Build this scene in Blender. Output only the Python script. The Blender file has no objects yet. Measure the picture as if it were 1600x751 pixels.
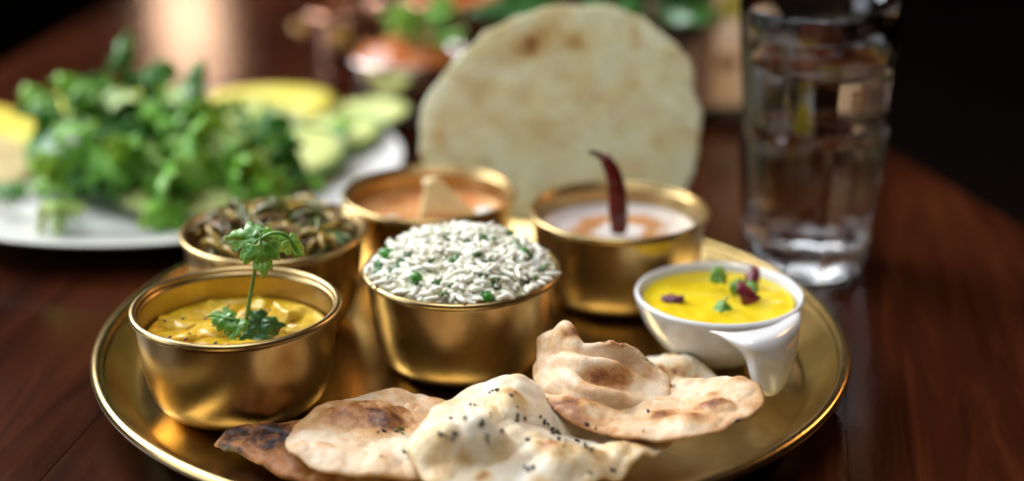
import bpy, math, random
import numpy as np
from mathutils import Vector, Matrix, Euler

random.seed(7)
RNG = np.random.default_rng(7)
R = math.radians
sc = bpy.context.scene
COL = sc.collection

# ------------------------------------------------------------------ camera
CAM_H, PITCH, F = 0.3546, R(20.45), 2567.0          # metres, radians, focal length in 1600-px units
cam_d = bpy.data.cameras.new("camera")
cam_d.sensor_fit = 'HORIZONTAL'; cam_d.sensor_width = 36.0; cam_d.lens = F / 1600 * 36
cam_d.clip_start = 0.02; cam_d.clip_end = 60
cam_d.dof.use_dof = True; cam_d.dof.focus_distance = 0.748; cam_d.dof.aperture_fstop = 2.3
cam_d.dof.aperture_blades = 0
cam = bpy.data.objects.new("camera", cam_d); COL.objects.link(cam)
cam.location = (0, 0, CAM_H); cam.rotation_euler = (R(90) - PITCH, 0, 0)
sc.camera = cam

# ------------------------------------------------------------------ world, lamps, exposure
w = bpy.data.worlds.new("World"); sc.world = w; w.use_nodes = True
bg = w.node_tree.nodes["Background"]
bg.inputs[0].default_value = (0.055, 0.040, 0.032, 1); bg.inputs[1].default_value = 0.14

def area(name, loc, target, sx, sy, power, col):
    l = bpy.data.lights.new(name, 'AREA'); l.shape = 'RECTANGLE'; l.size = sx; l.size_y = sy
    l.energy = power; l.color = col
    o = bpy.data.objects.new(name, l); COL.objects.link(o); o.location = loc
    o.rotation_euler = (Vector(target) - Vector(loc)).to_track_quat('-Z', 'Y').to_euler()
    return o
area("window_light", (-1.30, 1.75, 1.25), (-0.06, 0.85, 0.02), 1.1, 1.0, 56, (0.86, 0.93, 1.0))
area("side_window_light", (-1.55, 0.45, 0.60), (-0.05, 0.80, 0.03), 0.8, 0.8, 7, (0.84, 0.92, 1.0))
area("ceiling_light", (-0.20, 0.55, 1.60), (0.0, 0.84, 0.0), 1.0, 0.9, 16, (0.95, 0.96, 1.0))
area("far_lamp_light", (1.10, 1.60, 0.80), (0.0, 0.85, 0.0), 0.35, 0.35, 4.0, (1.0, 0.52, 0.22))
sp = bpy.data.lights.new("card_fill_spot", 'SPOT'); sp.energy = 30; sp.spot_size = R(11); sp.spot_blend = 0.8; sp.shadow_soft_size = 0.05; sp.color = (1.0, 0.66, 0.40)  # added warm spot to brighten the printed card, not a lamp of the room
spo = bpy.data.objects.new("card_fill_spot", sp); COL.objects.link(spo); spo.location = (0.75, 0.15, 0.85)
spo.rotation_euler = (Vector((0.145, 1.23, 0.07)) - spo.location).to_track_quat('-Z', 'Y').to_euler()
area("doorway_light", (-0.66, 3.3, 0.42), (-0.30, 1.6, 0.0), 0.12, 0.22, 0.75, (1.0, 0.62, 0.40))
pl = bpy.data.lights.new("glint_light", 'POINT'); pl.energy = 5.0; pl.shadow_soft_size = 0.03; pl.color = (1.0, 0.62, 0.28)  # added unseen point light, puts warm glints on the metal vessels
plo = bpy.data.objects.new("glint_light", pl); COL.objects.link(plo); plo.location = (-0.62, 1.35, 0.62)

sc.view_settings.view_transform = 'Standard'; sc.view_settings.look = 'None'
sc.view_settings.exposure = 0.25; sc.view_settings.gamma = 1.0
sc.view_settings.use_curve_mapping = False
sc.cycles.use_denoising = True
try: sc.cycles.denoiser = 'OPENIMAGEDENOISE'
except Exception: pass
sc.cycles.max_bounces = 14; sc.cycles.transmission_bounces = 14; sc.cycles.glossy_bounces = 6
sc.cycles.sample_clamp_indirect = 6.0; sc.cycles.blur_glossy = 0.6

# ------------------------------------------------------------------ helpers
CP, SP = math.cos(PITCH), math.sin(PITCH)
def at(px, py, z):
    """a point of the place on height z, read off the photograph's 1600x751 frame"""
    a = (px - 800) / F; b = (375.5 - py) / F
    d = np.array([a, CP + b * SP, -SP + b * CP])
    return np.array([0, 0, CAM_H]) + d * ((z - CAM_H) / d[2])
def atY(px, py, Y):
    a = (px - 800) / F; b = (375.5 - py) / F
    d = np.array([a, CP + b * SP, -SP + b * CP])
    return np.array([0, 0, CAM_H]) + d * (Y / d[1])
def to_px(P):
    P = np.asarray(P, float); z = P[..., 2] - CAM_H
    d = P[..., 1] * CP - z * SP; u = P[..., 1] * SP + z * CP
    return np.stack([800 + F * P[..., 0] / d, 375.5 - F * u / d], -1), d

_lat = RNG.random((32, 32, 32))
def vnoise(P, s=1.0, off=0.0):
    q = np.asarray(P, float) * s + off
    i = np.floor(q).astype(int); f = q - i; f = f * f * (3 - 2 * f)
    r = 0
    for dx in (0, 1):
        for dy in (0, 1):
            for dz in (0, 1):
                wgt = (f[..., 0] if dx else 1 - f[..., 0]) * (f[..., 1] if dy else 1 - f[..., 1]) * (f[..., 2] if dz else 1 - f[..., 2])
                r = r + wgt * _lat[(i[..., 0] + dx) % 32, (i[..., 1] + dy) % 32, (i[..., 2] + dz) % 32]
    return r * 2 - 1
def fbm(P, s, oct=3, off=0.0):
    r = 0; a = 1.0; t = 0
    for k in range(oct):
        r = r + a * vnoise(P, s * 2.03 ** k, off + 7.3 * k); t += a; a *= 0.5
    return r / t

def tag(o, label=None, cat=None, group=None, kind=None):
    if label: o['label'] = label
    if cat: o['category'] = cat
    if group: o['group'] = group
    if kind: o['kind'] = kind
    return o
BASE = {}
def thing(name, loc, label, cat, group=None):
    o = bpy.data.objects.new(name, None); COL.objects.link(o); o.location = loc
    o.empty_display_size = 0.02
    BASE[o.name] = np.array(loc, float)
    return tag(o, label, cat, group)
def mesh(name, V, Fc, mat, smooth=True, attrs=None):
    m = bpy.data.meshes.new(name)
    m.from_pydata([tuple(map(float, v)) for v in V], [], [tuple(map(int, f)) for f in Fc])
    if attrs:
        for k, v in attrs.items():
            a = m.attributes.new(k, 'FLOAT', 'POINT'); a.data.foreach_set('value', np.asarray(v, np.float32))
    if smooth: m.polygons.foreach_set('use_smooth', [True] * len(m.polygons))
    if mat: m.materials.append(mat)
    m.update()
    return m
def obj(name, V, Fc, mat, parent=None, base=None, smooth=True, attrs=None):
    """vertices in world coordinates; linked as one mesh object under its thing"""
    b = BASE[parent.name] if parent is not None else (np.array(base, float) if base is not None else np.zeros(3))
    V = np.asarray(V, float) - b
    o = bpy.data.objects.new(name, mesh(name, V, Fc, mat, smooth, attrs)); COL.objects.link(o)
    if parent is not None: o.parent = parent
    else: o.location = b
    BASE[o.name] = b
    return o
def inst(name, me, parent, loc, rot=(0, 0, 0), scale=(1, 1, 1)):
    o = bpy.data.objects.new(name, me); COL.objects.link(o)
    if parent is not None:
        o.parent = parent; loc = np.asarray(loc) - BASE[parent.name]
    o.location = tuple(map(float, loc)); o.rotation_euler = rot; o.scale = scale
    return o
def join(parts):
    V, Fc, n = [], [], 0
    for v, f in parts:
        V.append(np.asarray(v, float)); Fc += [tuple(i + n for i in q) for q in f]; n += len(v)
    return np.concatenate(V), Fc

def smooth_profile(P, n=6):
    """Catmull-Rom through profile points"""
    P = np.asarray(P, float); Q = np.vstack([2 * P[0] - P[1], P, 2 * P[-1] - P[-2]]); out = []
    for i in range(1, len(Q) - 2):
        for t in np.linspace(0, 1, n, endpoint=False):
            p0, p1, p2, p3 = Q[i - 1:i + 3]
            out.append(0.5 * (2 * p1 + (p2 - p0) * t + (2 * p0 - 5 * p1 + 4 * p2 - p3) * t * t + (3 * p1 - p0 - 3 * p2 + p3) * t ** 3))
    out.append(P[-1]); return np.array(out)
def lathe(prof, c, n=96, rf=None):
    """prof: (radius, z) list; radius 0 ends close as a fan"""
    V, Fc = [], []; idx = []
    for (r, z) in prof:
        if r < 1e-6:
            idx.append([len(V)]); V.append((c[0], c[1], c[2] + z))
        else:
            row = []
            for k in range(n):
                a = 2 * math.pi * k / n; q = r * (rf(a, r, z) if rf else 1)
                row.append(len(V)); V.append((c[0] + q * math.cos(a), c[1] + q * math.sin(a), c[2] + z))
            idx.append(row)
    for A, B in zip(idx[:-1], idx[1:]):
        for k in range(n):
            k2 = (k + 1) % n
            if len(A) == 1 and len(B) == 1: continue
            if len(A) == 1: Fc.append((A[0], B[k2], B[k]))
            elif len(B) == 1: Fc.append((A[k], A[k2], B[0]))
            else: Fc.append((A[k], A[k2], B[k2], B[k]))
    return np.array(V), Fc
def tube(P, rad, n=8):
    P = np.asarray(P, float); rad = np.broadcast_to(np.asarray(rad, float), (len(P),))
    T = np.gradient(P, axis=0); T /= np.linalg.norm(T, axis=1)[:, None] + 1e-12
    ref = np.array([0.31, 0.2, 0.93]); V, Fc = [], []
    for p, t, r in zip(P, T, rad):
        u = np.cross(t, ref); 
        if np.linalg.norm(u) < 1e-3: u = np.cross(t, [1, 0, 0])
        u /= np.linalg.norm(u); v = np.cross(t, u)
        for k in range(n):
            a = 2 * math.pi * k / n; V.append(p + r * (math.cos(a) * u + math.sin(a) * v))
    m = len(P)
    for i in range(m - 1):
        for k in range(n):
            k2 = (k + 1) % n; Fc.append((i * n + k, i * n + k2, (i + 1) * n + k2, (i + 1) * n + k))
    V += [P[0], P[-1]]
    for k in range(n):
        Fc.append((m * n, (k + 1) % n, k)); Fc.append((m * n + 1, (m - 1) * n + k, (m - 1) * n + (k + 1) % n))
    return np.array(V), Fc
def box(c, s, rot=0.0, bev=0.0):
    """bevelled box, c = centre of base"""
    hx, hy, h = s[0] / 2, s[1] / 2, s[2]; b = max(bev, 1e-5)
    rings = [(hx - b, hy - b, 0), (hx, hy, b), (hx, hy, h - b), (hx - b, hy - b, h)]
    V = []; cs, sn = math.cos(rot), math.sin(rot)
    for (x, y, z) in rings:
        for (i, j) in ((-1, -1), (1, -1), (1, 1), (-1, 1)):
            V.append((c[0] + i * x * cs - j * y * sn, c[1] + i * x * sn + j * y * cs, c[2] + z))
    Fc = [(3, 2, 1, 0), (12, 13, 14, 15)]
    for r in range(3):
        for k in range(4):
            k2 = (k + 1) % 4; Fc.append((r * 4 + k, r * 4 + k2, r * 4 + 4 + k2, r * 4 + 4 + k))
    return np.array(V), Fc
def cr_periodic(P, n):
    P = np.asarray(P, float); m = len(P); t = np.arange(n) / n * m; i = np.floor(t).astype(int); f = (t - i)[:, None]
    p0, p1, p2, p3 = P[(i - 1) % m], P[i % m], P[(i + 1) % m], P[(i + 2) % m]
    return 0.5 * (2 * p1 + (p2 - p0) * f + (2 * p0 - 5 * p1 + 4 * p2 - p3) * f ** 2 + (3 * p1 - p0 - 3 * p2 + p3) * f ** 3)
def cr_open(P, n):
    P = np.asarray(P, float); Q = np.concatenate([[2 * P[0] - P[1]], P, [2 * P[-1] - P[-2]]])
    t = np.linspace(0, len(P) - 1, n); i = np.minimum(np.floor(t).astype(int), len(P) - 2)
    f = (t - i).reshape((-1,) + (1,) * (P.ndim - 1))
    p0, p1, p2, p3 = Q[i], Q[i + 1], Q[i + 2], Q[i + 3]
    return 0.5 * (2 * p1 + (p2 - p0) * f + (2 * p0 - 5 * p1 + 4 * p2 - p3) * f ** 2 + (3 * p1 - p0 - 3 * p2 + p3) * f ** 3)
def gnorm(S, per=False):
    if per:
        E = np.concatenate([S[:, -1:], S, S[:, :1]], 1); dv = (E[:, 2:] - E[:, :-2])
    else: dv = np.gradient(S, axis=1)
    du = np.gradient(S, axis=0); N = np.cross(du, dv); l = np.linalg.norm(N, axis=2, keepdims=True)
    N = N / (l + 1e-12)
    if N[..., 2].mean() < 0: N = -N
    return N
def polar_surface(center, mids, outer, NR, NA, rmid=0.55):
    o = cr_periodic(outer, NA); m = cr_periodic(mids, NA); c = np.asarray(center, float)[None]
    r = (np.linspace(0, 1, NR + 1) ** 0.85)[:, None, None]
    S = c * ((r - rmid) * (r - 1) / rmid) + m * (r * (r - 1) / (rmid * (rmid - 1))) + o * (r * (r - rmid) / (1 - rmid))
    return S, r[:, :, 0]
def solid_polar(S, r, T, edge=6.0):
    """close a polar sheet into a solid of thickness T with a rounded edge"""
    N = gnorm(S, True); N[0] = N[1].mean(0)
    th = T * np.sqrt(np.clip(1 - r ** edge, 0, 1))[:, :, None] / 2
    A = S + N * th; B = S - N * th
    NR, NA = S.shape[0] - 1, S.shape[1]
    V = np.concatenate([A[0, :1], A[1:].reshape(-1, 3), B[0, :1], B[1:-1].reshape(-1, 3)])
    ia = lambda i, k: 0 if i == 0 else 1 + (i - 1) * NA + k % NA
    nb = 1 + NR * NA
    ib = lambda i, k: nb if i == 0 else (ia(NR, k) if i == NR else nb + 1 + (i - 1) * NA + k % NA)
    Fc = []
    for i in range(NR):
        for k in range(NA):
            if i == 0:
                Fc.append((ia(0, 0), ia(1, k), ia(1, k + 1))); Fc.append((ib(0, 0), ib(1, k + 1), ib(1, k)))
            else:
                Fc.append((ia(i, k), ia(i + 1, k), ia(i + 1, k + 1), ia(i, k + 1)))
                Fc.append((ib(i, k), ib(i, k + 1), ib(i + 1, k + 1), ib(i + 1, k)))
    def attr(a):
        a = np.broadcast_to(a, S.shape[:2])
        return np.concatenate([a[0, :1], a[1:].reshape(-1), a[0, :1], a[1:-1].reshape(-1)])
    return V, Fc, attr, A
def solid_grid(S, T):
    n, m = S.shape[:2]; N = gnorm(S)
    u = np.linspace(0, 1, n)[:, None]; v = np.linspace(0, 1, m)[None]
    e = np.minimum(np.minimum(u, 1 - u) * 9, np.minimum(v, 1 - v) * 9); e = np.clip(e, 0, 1)
    th = (T * (0.12 + 0.88 * np.sqrt(1 - (1 - e) ** 2)))[:, :, None] / 2
    A = (S + N * th).reshape(-1, 3); B = (S - N * th).reshape(-1, 3); V = np.concatenate([A, B]); k = n * m
    Fc = []
    for i in range(n - 1):
        for j in range(m - 1):
            a, b, c, d = i * m + j, (i + 1) * m + j, (i + 1) * m + j + 1, i * m + j + 1
            Fc.append((a, b, c, d)); Fc.append((k + a, k + d, k + c, k + b))
    bd = [(i, 0) for i in range(n)] + [(n - 1, j) for j in range(1, m)] + [(i, m - 1) for i in range(n - 2, -1, -1)] + [(0, j) for j in range(m - 2, 0, -1)]
    bi = [i * m + j for i, j in bd]
    for a, b in zip(bi, bi[1:] + bi[:1]): Fc.append((a, a + k, b + k, b))
    return V, Fc, lambda a: np.concatenate([np.broadcast_to(a, (n, m)).reshape(-1)] * 2)

# ------------------------------------------------------------------ materials
def new_mat(name):
    m = bpy.data.materials.new(name); m.use_nodes = True; nt = m.node_tree
    return m, nt, nt.nodes["Principled BSDF"]
def node(nt, t, **kw):
    n = nt.nodes.new(t)
    for k, v in kw.items():
        if k.startswith('i_'):
            key = k[2:]
            n.inputs[int(key) if key.isdigit() else key].default_value = v
        else: setattr(n, k, v)
    return n
def coords(nt, scale=(1, 1, 1), rot=(0, 0, 0)):
    tc = node(nt, 'ShaderNodeTexCoord'); mp = node(nt, 'ShaderNodeMapping')
    mp.inputs['Scale'].default_value = scale; mp.inputs['Rotation'].default_value = rot
    nt.links.new(tc.outputs['Object'], mp.inputs['Vector']); return mp.outputs['Vector']
def noise_tex(nt, vec, scale, detail=4, rough=0.55, dist=0.0):
    n = node(nt, 'ShaderNodeTexNoise'); n.inputs['Scale'].default_value = scale; n.inputs['Detail'].default_value = detail
    n.inputs['Roughness'].default_value = rough; n.inputs['Distortion'].default_value = dist
    nt.links.new(vec, n.inputs['Vector']); return n.outputs['Fac']
def ramp(nt, fac, stops):
    r = node(nt, 'ShaderNodeValToRGB'); e = r.color_ramp.elements
    while len(e) < len(stops): e.new(0.5)
    for k, (p, c) in enumerate(stops):
        e[k].position = p; e[k].color = (*c, 1) if len(c) == 3 else c
    nt.links.new(fac, r.inputs[0]); return r.outputs['Color']
def bump(nt, b, h, strength, dist=0.001, prev=None):
    n = node(nt, 'ShaderNodeBump'); n.inputs['Strength'].default_value = strength; n.inputs['Distance'].default_value = dist
    nt.links.new(h, n.inputs['Height'])
    if prev is not None: nt.links.new(prev, n.inputs['Normal'])
    nt.links.new(n.outputs['Normal'], b.inputs['Normal']); return n.outputs['Normal']
def mix(nt, fac, a, b, mode='MIX'):
    n = node(nt, 'ShaderNodeMix', data_type='RGBA', blend_type=mode)
    for s, v in ((0, fac), (6, a), (7, b)):
        if isinstance(v, (int, float)): n.inputs[s].default_value = v
        elif isinstance(v, tuple): n.inputs[s].default_value = (*v, 1)
        else: nt.links.new(v, n.inputs[s])
    return n.outputs[2]
def blotch(name, c1, c2, scale=60, rough=0.5, sss=0.0, bmp=0.0, bscale=300, metallic=0.0, coat=0.0, sr=(0.35, 0.65), trans=0.0, spec=0.5, sscale=1.0):
    m, nt, b = new_mat(name); v = coords(nt)
    f = noise_tex(nt, v, scale, 5)
    nt.links.new(ramp(nt, f, [(sr[0], c1), (sr[1], c2)]), b.inputs['Base Color'])
    b.inputs['Roughness'].default_value = rough; b.inputs['Metallic'].default_value = metallic
    b.inputs['Coat Weight'].default_value = coat; b.inputs['Specular IOR Level'].default_value = spec
    if sss:
        b.inputs['Subsurface Weight'].default_value = sss; b.inputs['Subsurface Radius'].default_value = (0.004, 0.003, 0.0015); b.inputs['Subsurface Scale'].default_value = sscale
    if bmp: bump(nt, b, noise_tex(nt, v, bscale, 4), bmp, 0.0006)
    return m
def brass(name, c1, c2, rough, streak=True, dent=0.25, scr=0.10):
    m, nt, b = new_mat(name); v = coords(nt)
    f = noise_tex(nt, v, 38, 6, 0.62)
    nt.links.new(ramp(nt, f, [(0.3, c1), (0.7, c2)]), b.inputs['Base Color'])
    b.inputs['Metallic'].default_value = 1.0
    f2 = noise_tex(nt, v, 22, 5, 0.6)
    mr = node(nt, 'ShaderNodeMapRange'); mr.inputs['To Min'].default_value = rough - 0.04; mr.inputs['To Max'].default_value = rough + 0.06
    nt.links.new(f2, mr.inputs['Value']); nt.links.new(mr.outputs[0], b.inputs['Roughness'])
    n1 = bump(nt, b, noise_tex(nt, v, 55, 2, 0.4), dent, 0.0006)
    if streak:
        v2 = coords(nt, (30, 30, 900)); n1 = bump(nt, b, noise_tex(nt, v2, 1.0, 3), 0.12, 0.0003, n1)
    v3 = coords(nt, (1400, 90, 300), (0.3, 0.5, 0.8)); bump(nt, b, noise_tex(nt, v3, 1.0, 2), scr, 0.0003, n1)
    return m
M = {}
M['bowl'] = brass('aged brass', (0.39, 0.270, 0.110), (0.57, 0.420, 0.200), 0.30, dent=0.15)
M['tray'] = brass('tray brass', (0.46, 0.325, 0.125), (0.66, 0.485, 0.21), 0.22, streak=False, dent=0.2, scr=0.025)
M['copper'] = brass('copper', (0.50, 0.25, 0.16), (0.68, 0.40, 0.28), 0.10)
M['steel'] = brass('worn steel', (0.52, 0.46, 0.42), (0.68, 0.62, 0.58), 0.10)

def wood():
    m, nt, b = new_mat('dark polished wood')
    oi = node(nt, 'ShaderNodeObjectInfo'); tc = node(nt, 'ShaderNodeTexCoord')
    ad = node(nt, 'ShaderNodeVectorMath', operation='MULTIPLY_ADD')
    cmb = node(nt, 'ShaderNodeCombineXYZ')
    for k in range(3): nt.links.new(oi.outputs['Random'], cmb.inputs[k])
    nt.links.new(cmb.outputs[0], ad.inputs[0]); ad.inputs[1].default_value = (7, 13, 3); nt.links.new(tc.outputs['Object'], ad.inputs[2])
    mp = node(nt, 'ShaderNodeMapping'); mp.inputs['Scale'].default_value = (1, 0.09, 1); nt.links.new(ad.outputs[0], mp.inputs['Vector'])
    v = mp.outputs['Vector']
    g = noise_tex(nt, v, 42, 8, 0.62, 0.7)
    big = noise_tex(nt, v, 9, 3, 0.5, 0.3)
    c = ramp(nt, g, [(0.30, (0.013, 0.0032, 0.0013)), (0.52, (0.038, 0.0090, 0.0032)), (0.72, (0.078, 0.0210, 0.0070))])
    c2 = ramp(nt, big, [(0.35, (0.55, 0.5, 0.5)), (0.7, (1.15, 1.1, 1.05))])
    cc = mix(nt, 1.0, c, c2, 'MULTIPLY')
    nt.links.new(cc, b.inputs['Base Color'])
    wear = noise_tex(nt, ad.outputs[0], 16, 6, 0.65)
    mr = node(nt, 'ShaderNodeMapRange'); mr.inputs['To Min'].default_value = 0.11; mr.inputs['To Max'].default_value = 0.25
    nt.links.new(wear, mr.inputs['Value']); nt.links.new(mr.outputs[0], b.inputs['Roughness'])
    b.inputs['Specular IOR Level'].default_value = 0.2
    fine = noise_tex(nt, v, 160, 5, 0.6)
    n1 = bump(nt, b, g, 0.18, 0.0012); bump(nt, b, fine, 0.12, 0.0006, n1)
    return m
M['wood'] = wood()
M['floor'] = blotch('dark floor', (0.006, 0.003, 0.002), (0.016, 0.008, 0.005), 5, 0.85, spec=0.1)
def ceramic(name, c, rough=0.12):
    m, nt, b = new_mat(name); v = coords(nt)
    nt.links.new(ramp(nt, noise_tex(nt, v, 30, 3), [(0.3, tuple(x * 0.96 for x in c)), (0.7, c)]), b.inputs['Base Color'])
    b.inputs['Roughness'].default_value = rough; b.inputs['Coat Weight'].default_value = 0.3; b.inputs['Coat Roughness'].default_value = 0.06
    bump(nt, b, noise_tex(nt, v, 60, 2), 0.04, 0.0008)
    return m
M['white'] = ceramic('white porcelain', (0.80, 0.80, 0.79))
def bread(name, pale, tan, warm=1.0):
    m, nt, b = new_mat(name); v = coords(nt)
    at_ = node(nt, 'ShaderNodeAttribute', attribute_name='brown')
    f1 = noise_tex(nt, v, 160, 6, 0.65); f2 = noise_tex(nt, v, 42, 4, 0.6)
    ma = node(nt, 'ShaderNodeMath', operation='MULTIPLY_ADD'); nt.links.new(f1, ma.inputs[0]); ma.inputs[1].default_value = 1.0; ma.inputs[2].default_value = -0.5
    am = node(nt, 'ShaderNodeMath', operation='MULTIPLY_ADD'); nt.links.new(at_.outputs['Fac'], am.inputs[0]); am.inputs[1].default_value = 1.9; am.inputs[2].default_value = 0.30
    mb = node(nt, 'ShaderNodeMath', operation='MULTIPLY_ADD'); nt.links.new(ma.outputs[0], mb.inputs[0]); nt.links.new(am.outputs[0], mb.inputs[1]); nt.links.new(at_.outputs['Fac'], mb.inputs[2])
    toast = ramp(nt, mb.outputs[0], [(0.0, pale), (0.25, tan), (0.52, (0.40, 0.17, 0.055)), (0.78, (0.17, 0.06, 0.022)), (1.0, (0.022, 0.013, 0.014))])
    pb = ramp(nt, f2, [(0.35, (0.92, 0.86, 0.74)), (0.6, (1.0, 1.0, 1.0))])
    nt.links.new(mix(nt, 1.0, toast, pb, 'MULTIPLY'), b.inputs['Base Color'])
    b.inputs['Roughness'].default_value = 0.5; b.inputs['Specular IOR Level'].default_value = 0.4
    b.inputs['Subsurface Weight'].default_value = 0.25; b.inputs['Subsurface Radius'].default_value = (0.004, 0.0022, 0.001); b.inputs['Subsurface Scale'].default_value = 0.6
    oil = node(nt, 'ShaderNodeMapRange'); oil.inputs['To Min'].default_value = 0.32; oil.inputs['To Max'].default_value = 0.62
    nt.links.new(f2, oil.inputs['Value']); nt.links.new(oil.outputs[0], b.inputs['Roughness'])
    n1 = bump(nt, b, noise_tex(nt, v, 210, 6, 0.65), 0.7, 0.0012); bump(nt, b, noise_tex(nt, v, 900, 3), 0.12, 0.0003, n1)
    return m
M['naan_tan'] = bread('toasted naan', (0.83, 0.71, 0.54), (0.68, 0.42, 0.21))
M['naan_white'] = bread('soft white naan', (0.81, 0.75, 0.62), (0.72, 0.52, 0.26))
M['naan_char'] = bread('charred flatbread', (0.62, 0.40, 0.14), (0.46, 0.20, 0.07))
M['papad'] = bread('roasted papad', (0.92, 0.93, 0.76), (0.80, 0.66, 0.36))
_nt = M['papad'].node_tree; _b = _nt.nodes['Principled BSDF']; _b.inputs['Subsurface Weight'].default_value = 0.0
_tr = _nt.nodes.new('ShaderNodeBsdfTranslucent'); _mx = _nt.nodes.new('ShaderNodeMixShader'); _mx.inputs[0].default_value = 0.55
_nt.links.new(_b.inputs['Base Color'].links[0].from_socket, _tr.inputs['Color'])
_nt.links.new(_b.outputs[0], _mx.inputs[1]); _nt.links.new(_tr.outputs[0], _mx.inputs[2]); _nt.links.new(_mx.outputs[0], _nt.nodes['Material Output'].inputs['Surface'])
M['seed'] = blotch('black nigella', (0.006, 0.006, 0.010), (0.018, 0.016, 0.02), 400, 0.5)
M['flake'] = blotch('dried herb', (0.05, 0.065, 0.012), (0.13, 0.14, 0.03), 500, 0.6)
M['leaf'] = blotch('fresh coriander leaf', (0.055, 0.19, 0.016), (0.12, 0.32, 0.035), 90, 0.38, sss=0.25, bmp=0.3, bscale=420)
M['leaf_dark'] = blotch('dark green leaf', (0.018, 0.075, 0.014), (0.045, 0.14, 0.028), 90, 0.35, bmp=0.3, bscale=400)
M['stem'] = blotch('green stem', (0.10, 0.22, 0.05), (0.16, 0.30, 0.08), 120, 0.4, sss=0.2)
M['lettuce'] = blotch('bright salad leaf', (0.07, 0.24, 0.008), (0.17, 0.42, 0.025), 40, 0.48, sss=0.2, bmp=0.35, bscale=160)
M['lettuce_deep'] = blotch('deep salad leaf', (0.022, 0.11, 0.006), (0.055, 0.21, 0.012), 40, 0.45, bmp=0.35, bscale=160)
M['lettuce_pale'] = blotch('pale salad leaf', (0.22, 0.38, 0.08), (0.42, 0.52, 0.16), 40, 0.36, sss=0.2, bmp=0.35, bscale=160)
M['curry'] = blotch('yellow curry', (0.44, 0.22, 0.008), (0.62, 0.42, 0.018), 70, 0.22, sss=0.15, bmp=0.4, bscale=210)
M['paneer'] = blotch('turmeric paneer', (0.60, 0.36, 0.02), (0.74, 0.52, 0.06), 60, 0.32, sss=0.3, bmp=0.3, bscale=260)
M['mustard'] = blotch('yellow sauce', (0.72, 0.51, 0.010), (0.80, 0.62, 0.025), 60, 0.12, sss=0.2, bmp=0.7, bscale=110)
M['petal'] = blotch('dark red petal', (0.10, 0.004, 0.010), (0.20, 0.010, 0.018), 150, 0.35)
M['purple'] = blotch('purple petal', (0.09, 0.012, 0.045), (0.17, 0.03, 0.075), 150, 0.35)
M['chili'] = blotch('dried chilli skin', (0.080, 0.004, 0.003), (0.14, 0.010, 0.007), 90, 0.24, bmp=0.5, bscale=120)
M['chili_stem'] = blotch('chilli stalk', (0.06, 0.012, 0.006), (0.10, 0.03, 0.012), 90, 0.5)
M['rice'] = blotch('basmati rice', (0.86, 0.84, 0.68), (0.93, 0.92, 0.82), 60, 0.38, spec=0.4, sss=0.3, sscale=0.15)
M['rice_base'] = blotch('rice mass', (0.72, 0.70, 0.46), (0.84, 0.82, 0.64), 260, 0.5, bmp=0.8, bscale=300)
M['pea'] = blotch('green pea', (0.04, 0.20, 0.02), (0.08, 0.30, 0.04), 120, 0.25, sss=0.2)
M['herb'] = blotch('chopped herb', (0.03, 0.10, 0.012), (0.07, 0.18, 0.025), 200, 0.4)
M['stew'] = blotch('dark vegetable stew', (0.035, 0.020, 0.006), (0.12, 0.075, 0.018), 60, 0.25, bmp=0.8, bscale=140)
M['shred_brown'] = blotch('fried brown shred', (0.10, 0.050, 0.008), (0.22, 0.12, 0.025), 120, 0.3)
M['shred_green'] = blotch('cooked green shred', (0.05, 0.070, 0.008), (0.14, 0.15, 0.025), 120, 0.28)
M['shred_gold'] = blotch('golden shred', (0.28, 0.17, 0.02), (0.44, 0.30, 0.05), 120, 0.28)
M['chutney'] = blotch('orange chutney', (0.50, 0.16, 0.04), (0.66, 0.36, 0.15), 55, 0.25, sss=0.2, bmp=0.5, bscale=130)
M['yogurt'] = blotch('white yogurt', (0.74, 0.71, 0.66), (0.80, 0.78, 0.74), 60, 0.25, sss=0.3, bmp=0.2, bscale=100)
M['wedge'] = blotch('pale crisp wedge', (0.70, 0.52, 0.24), (0.80, 0.64, 0.34), 60, 0.4, sss=0.2, bmp=0.3, bscale=260)
M['cuke'] = blotch('cucumber flesh', (0.50, 0.58, 0.16), (0.66, 0.72, 0.32), 80, 0.25, sss=0.3)
M['peel'] = blotch('cucumber peel', (0.02, 0.085, 0.012), (0.05, 0.16, 0.025), 80, 0.3)
M['mango'] = blotch('yellow fruit flesh', (0.66, 0.55, 0.06), (0.76, 0.68, 0.18), 40, 0.3, sss=0.3, bmp=0.2, bscale=200)
M['red_curry'] = blotch('red curry', (0.32, 0.070, 0.016), (0.52, 0.17, 0.045), 50, 0.25, bmp=0.6, bscale=110)
M['planter'] = blotch('matt clay planter', (0.20, 0.135, 0.10), (0.26, 0.18, 0.14), 40, 0.6, bmp=0.25, bscale=200)
M['soil'] = blotch('dark soil', (0.012, 0.008, 0.005), (0.03, 0.02, 0.012), 200, 0.9, bmp=1.0)
M['card'] = blotch('cream card', (0.70, 0.55, 0.38), (0.76, 0.62, 0.45), 15, 0.5)
M['ink_green'] = blotch('green ink', (0.30, 0.34, 0.02), (0.36, 0.40, 0.05), 80, 0.5)
M['ink_white'] = blotch('pale ink', (0.80, 0.72, 0.62), (0.84, 0.78, 0.70), 80, 0.5)
M['ink_brown'] = blotch('brown ink', (0.25, 0.15, 0.08), (0.32, 0.20, 0.11), 80, 0.5)
def glass(name, ior, rough=0.0, col=(1, 1, 1)):
    m, nt, b = new_mat(name); v = coords(nt)
    b.inputs['Base Color'].default_value = (*col, 1); b.inputs['Transmission Weight'].default_value = 1.0
    b.inputs['IOR'].default_value = ior; b.inputs['Roughness'].default_value = rough
    bump(nt, b, noise_tex(nt, v, 30, 1), 0.01, 0.0005)
    return m
M['glass'] = glass('clear glass', 1.5, 0.0, (0.97, 0.985, 0.99))
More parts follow.
